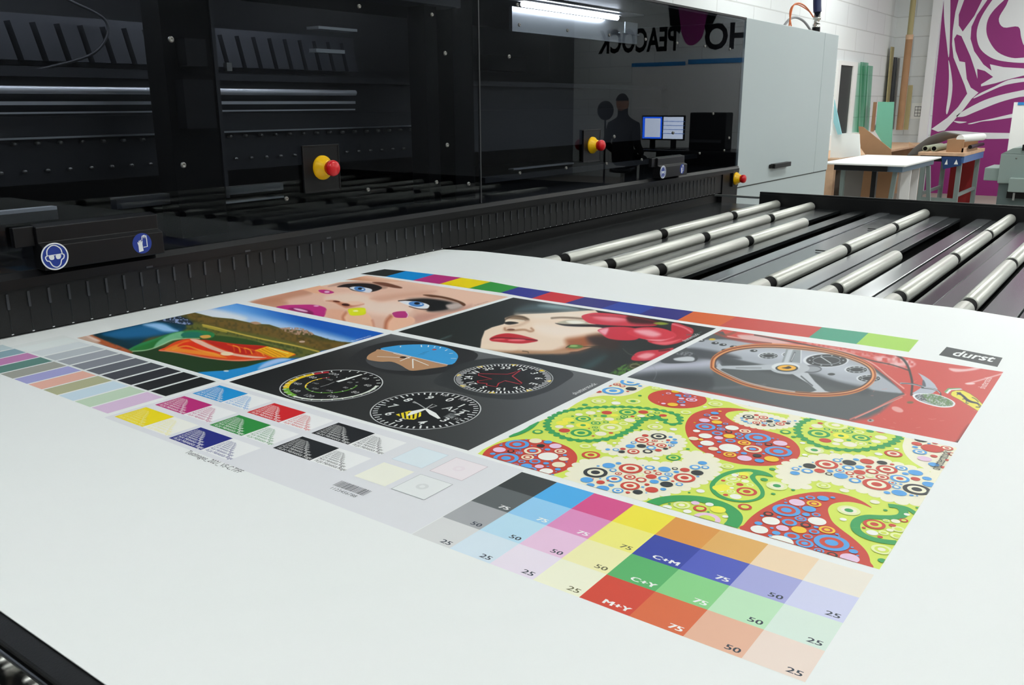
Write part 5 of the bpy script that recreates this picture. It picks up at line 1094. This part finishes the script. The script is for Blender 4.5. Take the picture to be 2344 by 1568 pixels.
# mural
MU = thing('wall_mural', 'purple and white swirling mural painted on the back wall', 'mural', (-40, YB, FZ))
def flatY(name, pts, mt, Y, par, d=.05, sp=True, F=A4):
    P = [on(*F(x, y), 1, Y) for x, y in pts]
    if sp: P = [tuple(p) for p in spline(P, True, 4)]
    return MB().hexa(P, (0, d, 0)).build(name, M[mt], par)
flatY('purple_ground', [(1050, -400), (1030, 0), (1000, 330), (965, 660), (940, 965), (905, 1250), (880, 1470), (1300, 1475), (1900, 1475), (2600, 1460), (2600, -400)], 'purple', YB - .08, MU, sp=False)
for pts in [[(1040, -100), (1080, -100), (1078, 300), (1070, 430), (1056, 330), (1035, 120)],
            [(1068, 450), (1085, 520), (1098, 640), (1085, 760), (1060, 850), (1050, 828), (1066, 700), (1072, 560)],
            [(1130, 862), (1300, 765), (1450, 712), (1633, 672), (1700, 660), (1700, 715), (1600, 725), (1450, 765), (1280, 832), (1180, 872)],
            [(1410, 648), (1520, 597), (1633, 583), (1700, 575), (1700, 600), (1560, 622), (1450, 650), (1260, 735), (1300, 700)],
            [(1215, 925), (1300, 905), (1400, 885), (1560, 848), (1700, 830), (1700, 862), (1560, 877), (1400, 900), (1320, 908), (1240, 928)],
            [(1105, 905), (1160, 908), (1205, 912), (1150, 922)],
            [(1030, 985), (1130, 978), (1300, 990), (1540, 995), (1700, 1000), (1700, 1040), (1540, 1037), (1300, 1037), (1150, 1010)],
            [(1580, -100), (1500, 40), (1445, 140), (1480, 205), (1590, 200), (1612, 280), (1640, 345), (1720, 340), (1800, 200), (1800, -100)]]:
    flatY('white_swirl', pts, 'wallpaint', YB - .14, MU)
flatY('white_swirl', [(940, 965), (990, 985), (1040, 975), (1110, 900), (1180, 820), (1240, 740), (1292, 692), (1235, 655), (1205, 590), (1192, 465), (1150, 458), (1122, 380), (1110, 290), (1130, 257), (1165, 270), (1192, 330), (1232, 420), (1262, 510), (1285, 588), (1283, 515), (1340, 530), (1402, 575), (1312, 630), (1312, 646), (1420, 622), (1520, 592), (1640, 562), (1750, 530), (1750, 500), (1640, 512), (1480, 502), (1378, 480), (1390, 528), (1330, 482), (1260, 382), (1233, 290), (1240, 200), (1282, 110), (1400, -60), (1370, -100), (1262, 118), (1175, 236), (1145, 190), (1145, 110), (1200, -40), (1160, -60), (1120, 90), (1100, 230), (1095, 330), (1106, 430), (1150, 540), (1190, 640), (1208, 700), (1140, 800), (1060, 880)], 'wallpaint', YB - .14, MU, sp=False)
flatY('white_swirl', [(1450, -60), (1335, 90), (1287, 200), (1281, 290), (1310, 370), (1385, 430), (1480, 458), (1640, 470), (1800, 450), (1800, 420), (1640, 430), (1540, 432), (1440, 392), (1382, 322), (1352, 240), (1362, 150), (1412, 70), (1540, -60)], 'wallpaint', YB - .14, MU)
# notice, partition
q0 = oy(2087, 236, YB); q1 = oy(2113, 272, YB)
NT = MB().box(q0[0], q1[0], YB - .12, YB - .02, q1[2], q0[2]).build('wall_notice', M['tableW'], origin=(q0[0], YB, q1[2]), label='small white notice with a table grid on the white pilaster', cat='notice')
mb = MB(); w = q1[0] - q0[0]; h = q0[2] - q1[2]
for i in range(4): mb.box(q0[0] + w * .3, q0[0] + w * .8, YB - .17, YB - .13, q1[2] + h * (.15 + i * .2), q1[2] + h * (.18 + i * .2))
for i in range(3): mb.box(q0[0] + w * (.3 + i * .22), q0[0] + w * (.33 + i * .22), YB - .17, YB - .13, q1[2] + h * .15, q1[2] + h * .8)
mb.build('printed_grid', M['seam'], NT)
PT = thing('white_partition', 'white partition board with a blue stripe at its top, right of the mural', 'partition', (-5, 215, FZ))
x0 = oy(2322, 235, 215)[0]; zt = oy(2322, 234, 215)[2]
MB().box(x0, 12, 214.4, 215, FZ, zt).build('board', M['tableW'], PT)
MB().box(x0 + .8, 12, 214.25, 214.4, zt - .62, zt).build('stripe', M['strblue'], PT)

# window and ledge items on the side wall
def ox(x, y, X=XL): return on(x, y, 0, X)
y0, y1 = ox(1921, 150)[1], ox(1950, 150)[1]; z0, z1 = ox(1940, 305)[2], ox(1935, 150)[2]
wf = MB().box(XL, XL + .5, y0 - 2, y0, z0 - .2, z1 + 1).box(XL, XL + .5, y1, y1 + 3.5, z0 - .2, z1 + 1).box(XL, XL + .5, y0, y1, z1, z1 + 1).build('window_1', M['tableW'], kind='structure')
MB().box(XL + .02, XL + .2, y0, y1, z0, z1).build('window_pane', M['winglass'], wf)
def slab(name, X, a, b, z0, z1, mt, label, cat, th=.4, lean=0.0, group=None):
    """board standing along the side wall between two pixel columns' depths, leaning back by lean"""
    return MB().hexa([(X, a, z0), (X, b, z0), (X - lean, b, z1), (X - lean, a, z1)], (th, 0, 0)).build(name, M[mt], origin=(X, (a + b) / 2, z0), label=label, cat=cat, group=group)
a, b = ox(1968, 200, -54)[1], ox(1984, 200, -54)[1]
slab('glass_sheet', -53.6, a, b, 1.02, ox(1975, 142, -54)[2], 'ggreen', 'tall green glass sheet leaning beside the dark window', 'glass sheet', .25, .8)
slab('glass_sheet', -53.1, a + 3.5, b + 1.5, 1.02, ox(1980, 150, -54)[2], 'ggreen', 'narrower green glass sheet in front of the taller one', 'glass sheet', .25, .5)
a, b = ox(1980, 260, -54)[1], ox(1988, 260, -54)[1]
slab('brown_offcut', -53.05, b, b + 2.5, 1.02, 8.5, 'brown', 'narrow brown board offcut right of the green glass sheets', 'board', .3)
a, b = ox(2032, 150, -54)[1], ox(2044, 150, -54)[1]
for k, (xa, xb, yt, mt, lb) in enumerate([(2031, 2037, 105, 'olive', 'thin pale strip leaning left of the tall cardboard tube'), (2037, 2043, 130, 'chain', 'grey metal profile leaning left of the tall cardboard tube'), (2043, 2051, 132, 'greysheet', 'dark brown-grey strip leaning against the tall cardboard tube')]):
    a, b = ox(xa, 200, -54)[1], ox(xb, 200, -54)[1]; slab('leaning_strip', -53.9 + .4 * k, a, b, 1.02, ox(xa, yt, -54)[2], mt, lb, 'strip', .3, .3)
# corner tube
c = on(2064, 300, 2, 1.02); c = on(2064, 250, 1, 248.5)
TB = thing('cardboard_tube', 'very tall cardboard tube standing in the corner by the pilaster', 'tube', (c[0], 248.5, 1.0))
zs = oy(2064, 84, 248.5)[2]; r = (oy(2073, 200, 248.5)[0] - oy(2057, 200, 248.5)[0]) / 2
MB().cyl((c[0], 248.5, 1.02), (c[0], 248.5, zs), r, 28).build('lower_tube', M['brown'], TB)
MB().lathe((c[0], 248.5, zs - .8), (0, 0, 1), [(0, r * 1.06), (1.2, r * 1.06), (1.2, r * .9)], 28).build('joint_band', M['wood'], TB)
MB().cyl((c[0], 248.5, zs), (c[0], 248.5, CZ), r * .8, 28).build('upper_tube', M['olive'], TB)
c = oy(2077, 250, 250); MB().box(c[0] - .5, c[0] + .7, 250, 250.5, 1.02, oy(2077, 195, 250)[2]).build('leaning_strip', M['olive'], origin=(c[0], 250, 1), label='olive strip standing right of the tall cardboard tube', cat='strip')
slab('board_offcut', -53.5, 241, 245.5, 1.02, 3.2, 'olive', 'small olive board offcut on the ledge nearest the tall tube', 'offcut', .35, .3)
# workbench along the side wall
BN = thing('side_bench', 'pale wooden bench running along the white side wall', 'bench', (-47, 205, FZ))
MB().box(-52.9, -41.5, 166, 250, -2.9, -2.4).build('bench_top', M['wood'], BN, bevel=.05)
MB().box(-52.5, -42.5, 166.5, 168, FZ, -2.9).build('end_panel', M['wood'], BN); MB().box(-52.5, -42.5, 248, 249.5, FZ, -2.9).build('end_panel', M['wood'], BN)
MB().box(-52.5, -42.0, 205, 206, FZ, -2.9).build('end_panel', M['brown'], BN)
# boards on the bench
P = [oy(*E1(x, y), 178) for x, y in [(430, 350), (480, 355), (805, 615), (808, 700), (520, 700), (455, 600)]]
P = [(p[0], 178, max(p[2], -2.38)) for p in P]
MB().hexa(P, (0, .3, 0)).build('brown_board', M['brown'], origin=(-38, 178, -2.4), label='triangular brown board standing behind the white table', cat='board')
P = [oy(*E1(x, y), 200) for x, y in [(655, 65), (840, 68), (806, 612), (720, 560), (625, 410)]]
MB().hexa([(p[0], 200, p[2]) for p in P], (0, .4, 0)).build('green_board', M['green'], origin=(-42, 200, -2), label='mint green foam board standing on the bench behind the brown board', cat='board')
P = [oy(*E1(x, y), 168) for x, y in [(150, 40), (235, 440), (190, 445), (140, 300)]]
MB().hexa([(p[0], 168, p[2]) for p in P], (0, .3, 0)).build('cyan_edged_board', M['cyan'], origin=(P[1][0], 168, P[1][2]), label='narrow pale cyan board edge beside the grey cabinet', cat='board')
P = [oy(*E1(x, y), 169) for x, y in [(140, 100), (215, 430), (440, 440), (450, 690), (100, 730)]]
MB().hexa([(p[0], 169, p[2]) for p in P], (0, .3, 0)).build('white_board', M['tableW'], origin=(P[4][0], 169, P[4][2]), label='white panel standing on the bench under the dark window', cat='board')
P = [oy(*E1(x, y), 225) for x, y in [(1010, 530), (1090, 570), (1010, 600)]]
MB().hexa([(p[0], 225, p[2]) for p in P], (0, .5, 0)).build('wooden_wedge', M['wood'], origin=(P[0][0], 225, -2), label='small wooden wedge at the far end of the bench', cat='wedge')
# white work table
TZ = -1.85
WT = thing('work_table', 'white-topped work table on grey trestle legs beside the printer cabinet', 'table', (-31, 158, FZ))
MB().box(-38.3, -24.2, 144.6, 173.5, TZ - .32, TZ).build('table_top', M['tableW'], WT, bevel=.08)
MB().box(-36.5, -25.0, 146.3, 146.9, TZ - 1.35, TZ - .34).box(-25.6, -25.0, 146.9, 171, TZ - 1.35, TZ - .34).box(-36.5, -36, 146.9, 171, TZ - 1.35, TZ - .34).build('apron', M['slate'], WT)
MB().box(-36.4, -27.4, 145.9, 146.25, TZ - 1.3, TZ - .4).build('front_rail', M['black2'], WT)
for (x, y, dx) in ((-35.2, 147.6, 0), (-26.4, 147.6, -.3), (-35.2, 169, 0), (-24.9, 166, .5)):
    MB().hexa([(x - .35, y - .35, TZ - 1.35), (x + .35, y - .35, TZ - 1.35), (x + .35, y + .35, TZ - 1.35), (x - .35, y + .35, TZ - 1.35)], (dx * 3, 0, FZ - TZ + 1.35)).build('leg', M['legsteel'], WT)
MB().box(-30.9, -30.1, 150, 151, FZ, TZ - 1.35).build('leg', M['black2'], WT)
MB().box(-26.6, -25.0, 153, 153.3, FZ + 2, TZ - 1.4).build('side_panel', M['lampbody'], WT)
# boards under and behind the table
MB().hexa([(-35.9, 160, FZ), (-29.5, 160, FZ), (-29.5, 160, TZ - 1), (-35.9, 160, TZ - 1)], (0, .4, 0)).build('brown_board', M['brown'], origin=(-34, 160, FZ), label='large brown board leaning under the white work table, left one', cat='board')
MB().hexa([(-36.5, 152.5, FZ), (-33.5, 152.5, FZ), (-33.3, 153.5, TZ - 1.4), (-36.3, 153.5, TZ - 1.4)], (0, .35, 0)).build('dark_board', M['greysheet'], origin=(-35, 152.5, FZ), label='dark grey board under the left end of the white table', cat='board')
MB().hexa([(-29.3, 163, FZ), (-25.8, 163, FZ), (-25.8, 163, TZ - .8), (-29.3, 163, TZ - .8)], (0, .4, 0)).build('grey_board', M['lampbody'], origin=(-27, 163, FZ), label='pale grey board under the right end of the white table', cat='board')
MB().hexa([(-47, 176, FZ), (-39.5, 176, FZ), (-39.5, 176, -3.1), (-47, 176, -3.1)], (0, .4, 0)).build('dark_board', M['greysheet'], origin=(-43, 176, FZ), label='dark brown-grey board below the wooden bench', cat='board')

# second table with tubes
ST = thing('trestle_table', 'wooden-topped trestle table loaded with paper rolls in front of the mural', 'table', (-27.5, 202, FZ))
TZ2 = -1.9
MB().box(-32.0, -23.0, 190, 215, TZ2 - .7, TZ2).build('table_top', M['wood'], ST, bevel=.05)
MB().box(-31.6, -23.6, 190.5, 191, TZ2 - 1.9, TZ2 - .72).build('front_rail', M['black2'], ST)
MB().box(-23.5, -23.0, 190.4, 214, TZ2 - 2.1, TZ2 - .72).box(-24.2, -23.5, 190.3, 191.5, TZ2 - 2.1, TZ2 - .72).build('side_rail', M['tblue'], ST)
for (x, y) in ((-31, 191.5), (-23.9, 191.5), (-31, 213), (-23.9, 213)): MB().box(x - .45, x + .45, y - .45, y + .45, FZ, TZ2 - .72).build('leg', M['legsteel'], ST)
MB().box(-31, -23.9, 191.2, 191.8, -12.2, -11.5).box(-24.2, -23.6, 191.5, 213, -11.2, -10.6).box(-31.3, -30.7, 191.5, 213, -11.2, -10.6).build('stretcher', M['legsteel'], ST)
P = [oy(*E1(x, y), 190) for x, y in [(1390, 700), (1620, 700), (1620, 800), (1410, 845)]]
HP = MB().hexa([(p[0], 189.8, p[2]) for p in P], (0, .1, 0)).build('hanging_poster', M['poster'], origin=(P[0][0], 190, P[3][2]), label='dark blue poster hanging from the front rail of the trestle table', cat='poster')
MB().hexa([(P[0][0] + .8, 189.7, P[3][2] + 1.0), (P[0][0] + 1.4, 189.7, P[3][2] + 1.0), (P[0][0] + 1.2, 189.7, P[0][2] - .5)], (0, .08, 0)).hexa([(P[0][0] + 2.6, 189.7, P[3][2] + 1.1), (P[0][0] + 3.4, 189.7, P[3][2] + 1.1), (P[0][0] + 3.0, 189.7, P[0][2] - .5)], (0, .08, 0)).build('white_figure', M['tableW'], HP)
MB().box(-30.0, -24.6, 216.5, 217, FZ, TZ2 - .9).build('red_board', M['redboard'], origin=(-27, 217, FZ), label='dark red board standing behind the trestle table', cat='board')
q = oy(*E1(1450, 560), 195); k0 = TZ2
BX = thing('open_wooden_box', 'open brown wooden box on the trestle table', 'box', (-26, 200, TZ2))
bx0, bx1 = oy(*E1(1450, 580), 192)[0], oy(*E1(1645, 580), 192)[0]; zb = oy(*E1(1450, 500), 192)[2]
MB().box(bx0, bx1, 192, 192.4, k0, zb).build('front_panel', M['brown'], BX)
MB().box(bx0, bx0 + .3, 192.4, 209, k0, zb).build('side_panel', M['brown'], BX)
MB().box(bx1 - .3, bx1, 192, 209, k0, k0 + .9).build('side_panel', M['wood'], BX)
MB().box(bx0, bx1, 208.6, 209, k0, zb).build('back_panel', M['brown'], BX)
def roll(name, x, y0, y1, z, r, mt, label):
    t = thing(name, label, 'paper roll', (x, y0, z - r)); n = 24
    mb = MB(); mb.lathe((x, y0, z), (0, 1, 0), [(0, r * .72), (0, r), (y1 - y0, r), (y1 - y0, r * .72), (0, r * .72)], n); mb.build('paper', M[mt], t)
    MB().lathe((x, y0 + .1, z), (0, 1, 0), [(0, 0), (.0, r * .71), (.05, r * .71)], n).build('core_shade', M['deep'], t)  # black disc set in the mouth of the roll as the shade inside
c = oy(*E1(1210, 585), 193); roll('paper_roll', c[0], 192.5, 209, TZ2 + .62, .6, 'tubeG', 'grey-green paper roll on the trestle table, leftmost')
c = oy(*E1(1310, 590), 193); roll('paper_roll', c[0], 192.5, 209, TZ2 + .66, .64, 'tubeG', 'grey-green paper roll between the leftmost roll and the wooden box')
p0 = oy(*E1(1650, 510), 198); c0 = (p0[0] + .2, 197, p0[2]); p1 = oy(*E1(1790, 500), 206)
t = thing('paper_roll', 'bright white paper roll lying on top of the wooden box', 'paper roll', c0)
MB().cyl((c0[0] - .3, 194, zb + .1), (c0[0] + 1.8, 208, zb + .1), .78, 28).build('paper', M['tableW'], t)
MB().cyl((bx1 + .6, 196, k0 + 1.0), (bx1 + .5, 212, k0 + 1.0), .4, 16).build('black_tube', M['black2'], origin=(bx1, 196, k0), label='black tube lying right of the wooden box', cat='tube')
# curved grey sheet
S = [oy(*E1(x, y), 213) for x, y in [(985, 690), (1070, 600), (1160, 530), (1270, 460), (1420, 405)]]
mb = MB(); V = []; n = len(spline(S, False, 6))
C_ = spline(S, False, 6)
B_ = spline([oy(*E1(x, y), 215) for x, y in [(1180, 660), (1280, 580), (1400, 520), (1550, 475), (1690, 458)]], False, 6)
for i in range(n): V += [tuple(C_[i]), tuple(B_[i])]
mb.add(V, [(2 * i, 2 * i + 2, 2 * i + 3, 2 * i + 1) for i in range(n - 1)], 0, True)
o = mb.build('curved_grey_sheet', M['greysheet'], origin=tuple(C_[0]), label='dark grey flexible sheet curling over the trestle table', cat='flexible sheet')
s_ = o.modifiers.new('thickness', 'SOLIDIFY'); s_.thickness = .012

# grey-green machine at the right edge
GM = thing('grey_machine', 'grey-green machine housing at the right edge behind the roller table', 'machine', (-5, 155, FZ))
Yg = 150
q = lambda x, y: oy(*E1(x, y), Yg)
p1, p2, p3 = q(2080, 660), q(2040, 1010), q(2344, 570)
MB().box(p1[0], 3, Yg, Yg + 12, q(2080, 1010)[2], q(2080, 665)[2]).build('housing', M['gmach'], GM, bevel=.15)
MB().hexa([(p1[0] + .1, Yg, q(2080, 665)[2]), (3, Yg, q(2080, 665)[2] + .0), (3, Yg, q(2080, 560)[2] + .6), (p1[0] + 1.6, Yg, q(2080, 600)[2])], (0, 11, 0)).build('sloped_lid', M['gmach'], GM)
MB().box(q(1880, 830)[0], p1[0] - .02, Yg + 1, Yg + 10, q(1880, 980)[2], q(1880, 830)[2]).build('side_arm', M['gmach'], GM, bevel=.12)
MB().box(q(2180, 1020)[0], 3, Yg - 1.5, Yg - .02, q(2180, 1100)[2], q(2180, 940)[2]).build('drawer', M['gmach'], GM, bevel=.1)
MB().box(q(2015, 1240)[0], 3, Yg + .5, Yg + 11, FZ, q(2080, 1010)[2] - .02).build('pedestal', M['gmachd'], GM)
MB().box(q(2330, 580)[0], q(2330, 580)[0] + .5, Yg - .4, Yg, q(2330, 630)[2], q(2330, 560)[2]).build('clip', M['black2'], GM)
for (x, y) in ((2255, 720), (2225, 965)): c = q(x, y); MB().lathe((c[0], Yg, c[2]), (0, -1, 0), [(0, .14), (.06, .12), (.06, 0)], 12).build('screw', M['screw'], GM)
c = q(2225, 1160); MB().box(c[0] - .1, c[0] + .2, Yg - .6, Yg - .3, c[2] - .6, c[2] + .6).build('lever', M['steel'], GM)
MB().box(q(2150, 1100)[0], q(2344, 1100)[0] + 2, Yg - .3, Yg + .45, q(2200, 1180)[2], q(2200, 1100)[2]).build('recess_shade', M['black2'], GM)  # raised black block painted as the shade of a recess below the drawer

# ------------------------------------------------------------------ the side of the hall that the smoked glass mirrors
def letters(body, x0, z, size, label, name='wall_lettering'):
    vs, fs = text_geo(body, .03, 'LEFT', 0, 3)
    V = [(x0 + a_ * size * (.62 if len(body) > 3 else .92), YB - .12, z + b_ * size) for a_, b_ in vs]; V2 = [(x, YB - .02, zz) for x, _, zz in V]
    mb = MB(); mb.add(V, [f[::-1] if False else f for f in fs]); 
    mb.build(name, M['deep'], origin=(x0, YB, z), label=label, cat='lettering')
letters('HO', 51.2, 25.0, 10.6, 'large black wall letters HO, mirrored in the smoked glass')
letters('PEACOCK', 75.8, 25.2, 10.2, 'large black wall letters PEACOCK, mirrored in the smoked glass')
fe = thing('feather_emblem', 'purple feather emblem between the black wall letters, mirrored in the glass', 'emblem', (71, YB, 26))
MB().hexa([(x, YB - .15, z) for x, z in spline([(66, 34), (67, 29), (69.5, 26.6), (72, 26.6), (74, 29.5), (75, 34), (75.5, 40), (72, 44), (67, 42), (65, 38)], True, 4)], (0, .1, 0)).build('leaf', M['purple'], fe)
MB().hexa([(x, YB - .1, z) for x, z in [(64, 32), (66, 30), (70.5, 48), (75, 30), (78.5, 33), (80, 44), (74, 56), (66, 56), (59, 42)]], (0, .06, 0)).build('quill', M['deep'], fe)
MB().box(52, 71.5, YB - .2, YB, 20.6, 22.0).box(72.5, 92, YB - .2, YB, 20.3, 21.5).build('blue_wall_stripe', M['strblue'], origin=(72, YB, 21), label='blue stripe across the back wall below the black lettering', cat='wall stripe')
MB().box(36, 91.5, YB - .14, YB - .02, 2, 20.2).build('notice_board', M['lampbody'], origin=(66, YB, 2), label='wide pale notice board below the blue wall stripe', cat='notice board')
DK = thing('office_desk', 'dark desk carrying two monitors, seen mirrored in the smoked glass', 'desk', (48, 225, FZ))
MB().box(30, 66, 208, 226, -4.6, -4.1).build('desk_top', M['black2'], DK)
MB().box(30, 66, 225, 225.6, FZ, -4.6).build('modesty_panel', M['black2'], DK)
for x in (31, 65):
    for y in (209, 224): MB().box(x - .6, x + .6, y - .6, y + .6, FZ, -4.6).build('leg', M['black2'], DK)
def monitor(xc, mt, label, y=214, w=3.3):
    t = thing('monitor', label, 'monitor', (xc, y, -4.1))
    MB().box(xc - w, xc + w, y, y + .8, -1.6, 5.2).build('bezel', M['black2'], t)
    MB().box(xc - .8, xc + .8, y + .3, y + .7, -4.0, -1.6).build('stand', M['black2'], t); MB().box(xc - 3, xc + 3, y - 1.5, y + 2.5, -4.1, -3.9).build('foot', M['black2'], t)
    s = MB().box(xc - w + .25, xc + w - .25, y - .06, y, -1.2, 4.8).build('screen', M[mt], t)
    if mt == 'scrblue': MB().box(xc - 2.6, xc + 2.3, y - .1, y - .07, -.8, 4.4).build('window_area', M['scrwhite'], s)
    else: 
        mb = MB()
        for i in range(4): mb.box(xc - 3.5, xc + 3.3, y - .1, y - .07, .2 + i * 1.1, .35 + i * 1.1)
        mb.build('text_line', M['scrline'], s)
qm = on(1493, 292, 1, 214); monitor(-46 - qm[0], 'scrblue', 'monitor with a bright blue desktop, mirrored in the glass')
qm = on(1541, 292, 1, 214); monitor(-46 - qm[0], 'scrwhite', 'monitor with a white document on screen, mirrored in the glass')
qm = on(1612, 300, 1, 216); xm = -46 - qm[0]
PB = thing('office_printer', 'large dark office printer right of the monitors, mirrored in the glass', 'office printer', (xm, 218, -4.1))
MB().box(xm - 7, xm + 3.6, 214, 219, -4.1, 6.0).build('body', M['black2'], PB, bevel=.3); MB().box(xm - 6, xm + 3, 213.2, 214, -2, -1.2).build('paper_tray', M['chain'], PB)
# operator on a stool
qp = on(1428, 260, 1, 168); xp = -46 - qp[0]; yp = 168
PE = thing('person', 'person in a dark top sitting on a stool, mirrored in the smoked glass', 'person', (xp, yp, FZ))
def skin_mesh(name, pts, edges, radii, mt, parent, sub=2):
    me = bpy.data.meshes.new(name); org = ORG[parent.name]
    me.from_pydata([tuple(W(p) - org) for p in pts], edges, []); me.materials.append(M[mt])
    o = bpy.data.objects.new(name, me); col.objects.link(o); o.parent = parent; ORG[o.name] = org
    o.modifiers.new('skin', 'SKIN'); 
    me.attributes
    if not me.skin_vertices: me.skin_vertices.new() if hasattr(me.skin_vertices, 'new') else None
    for i, r_ in enumerate(radii):
        sv = me.skin_vertices[0].data[i]; sv.radius = (r_[0] * U, r_[1] * U) if isinstance(r_, tuple) else (r_ * U, r_ * U)
    me.skin_vertices[0].data[0].use_root = True
    s = o.modifiers.new('sub', 'SUBSURF'); s.levels = 1; s.render_levels = sub; s.use_smooth_shade = True if hasattr(s, 'use_smooth_shade') else False
    return o
hz = -4.0   # hip height
pts = [(xp, yp, hz), (xp, yp, hz + 4), (xp, yp, hz + 8), (xp, yp - .4, hz + 9.6), (xp, yp - .5, hz + 11.2), (xp, yp - .6, hz + 13.2),
       (xp - 3.2, yp, hz + 7.6), (xp - 4.1, yp - .8, hz + 3.4), (xp - 3.4, yp + 2.8, hz + 1.2), (xp - 2.9, yp + 4, hz + 1.2),
       (xp + 3.2, yp, hz + 7.6), (xp + 4.1, yp - .8, hz + 3.4), (xp + 3.4, yp + 2.8, hz + 1.2), (xp + 2.9, yp + 4, hz + 1.2),
       (xp - 1.7, yp + .6, hz - .4), (xp - 2.0, yp + 7.0, hz - .3), (xp - 2.0, yp + 6.0, FZ + 1.6), (xp - 2.0, yp + 8.8, FZ + .5),
       (xp + 1.7, yp + .6, hz - .4), (xp + 2.0, yp + 7.0, hz - .3), (xp + 2.0, yp + 6.0, FZ + 1.6), (xp + 2.0, yp + 8.8, FZ + .5)]
ed = [(0, 1), (1, 2), (2, 3), (3, 4), (4, 5), (2, 6), (6, 7), (7, 8), (8, 9), (2, 10), (10, 11), (11, 12), (12, 13), (0, 14), (14, 15), (15, 16), (16, 17), (0, 18), (18, 19), (19, 20), (20, 21)]
rad = [(2.6, 1.9), (2.4, 1.7), (2.7, 1.8), 1.0, (1.35, 1.5), (1.1, 1.2), 1.2, .95, .75, .55, 1.2, .95, .75, .55, 1.5, 1.15, .8, .6, 1.5, 1.15, .8, .6]
try:
    skin_mesh('body', pts, ed, rad, 'cloth', PE)
except Exception as e:
    print('skin failed', e)
hd = (xp, yp - .7, hz + 12.4)
mb = MB(); n1, n2 = 16, 12; V = []; F = []
for j in range(n2 + 1):
    for i in range(n1):
        th = math.pi * j / n2; ph = 2 * math.pi * i / n1; x_ = math.sin(th) * math.cos(ph); y_ = math.sin(th) * math.sin(ph); z_ = math.cos(th)
        k_ = 1 - .18 * max(0, -z_); V.append((hd[0] + 1.42 * x_ * k_, hd[1] + 1.75 * y_ * k_ + (.18 if y_ > .9 and -.2 < z_ < .1 else 0), hd[2] + 2.1 * z_))
for j in range(n2):
    for i in range(n1): F.append((j * n1 + i, (j + 1) * n1 + i, (j + 1) * n1 + (i + 1) % n1, j * n1 + (i + 1) % n1))
mb.add(V, F, 0, True).build('head', M['skin'], PE)
MB().add([(hd[0] + (v_[0] - hd[0]) * 1.07, hd[1] - .2 + (v_[1] - hd[1]) * 1.05, hd[2] + .15 + (v_[2] - hd[2]) * 1.05) for v_ in V[:n1 * 6]], F[:n1 * 5], 0, True).build('hair', M['hair'], PE)
SL = thing('stool', 'dark round stool under the seated person', 'stool', (xp, yp, FZ))
MB().lathe((xp, yp, hz - 3.1), (0, 0, 1), [(0, 0), (0, 3), (.5, 3.1), (.9, 2.9), (.9, 0)], 28).build('seat', M['black2'], SL)
MB().cyl((xp, yp, FZ + .8), (xp, yp, hz - 3.1), .4, 16).build('column', M['chrome'], SL)
MB().lathe((xp, yp, FZ), (0, 0, 1), [(0, 3.2), (.4, 3.1), (.8, .6), (.8, 0)], 28).build('base', M['black2'], SL)
qf = on(1386, 253, 1, 190); xf = -46 - qf[0]
FN = thing('pedestal_fan', 'dark round pedestal fan behind the seated person, mirrored in the glass', 'fan', (xf, 190, FZ))
MB().lathe((xf, 190, qf[2]), (0, -1, 0), [(-.8, 0), (-.8, 2), (0, 2.5), (.5, 2.2), (.8, .6), (.8, 0)], 32).build('fan_head', M['black2'], FN)
MB().cyl((xf, 190, FZ + .5), (xf, 190, qf[2] - 2.3), .25, 12).build('pole', M['black2'], FN)
MB().lathe((xf, 190, FZ), (0, 0, 1), [(0, 2.6), (.3, 2.5), (.5, .3), (.5, 0)], 28).build('base', M['black2'], FN)
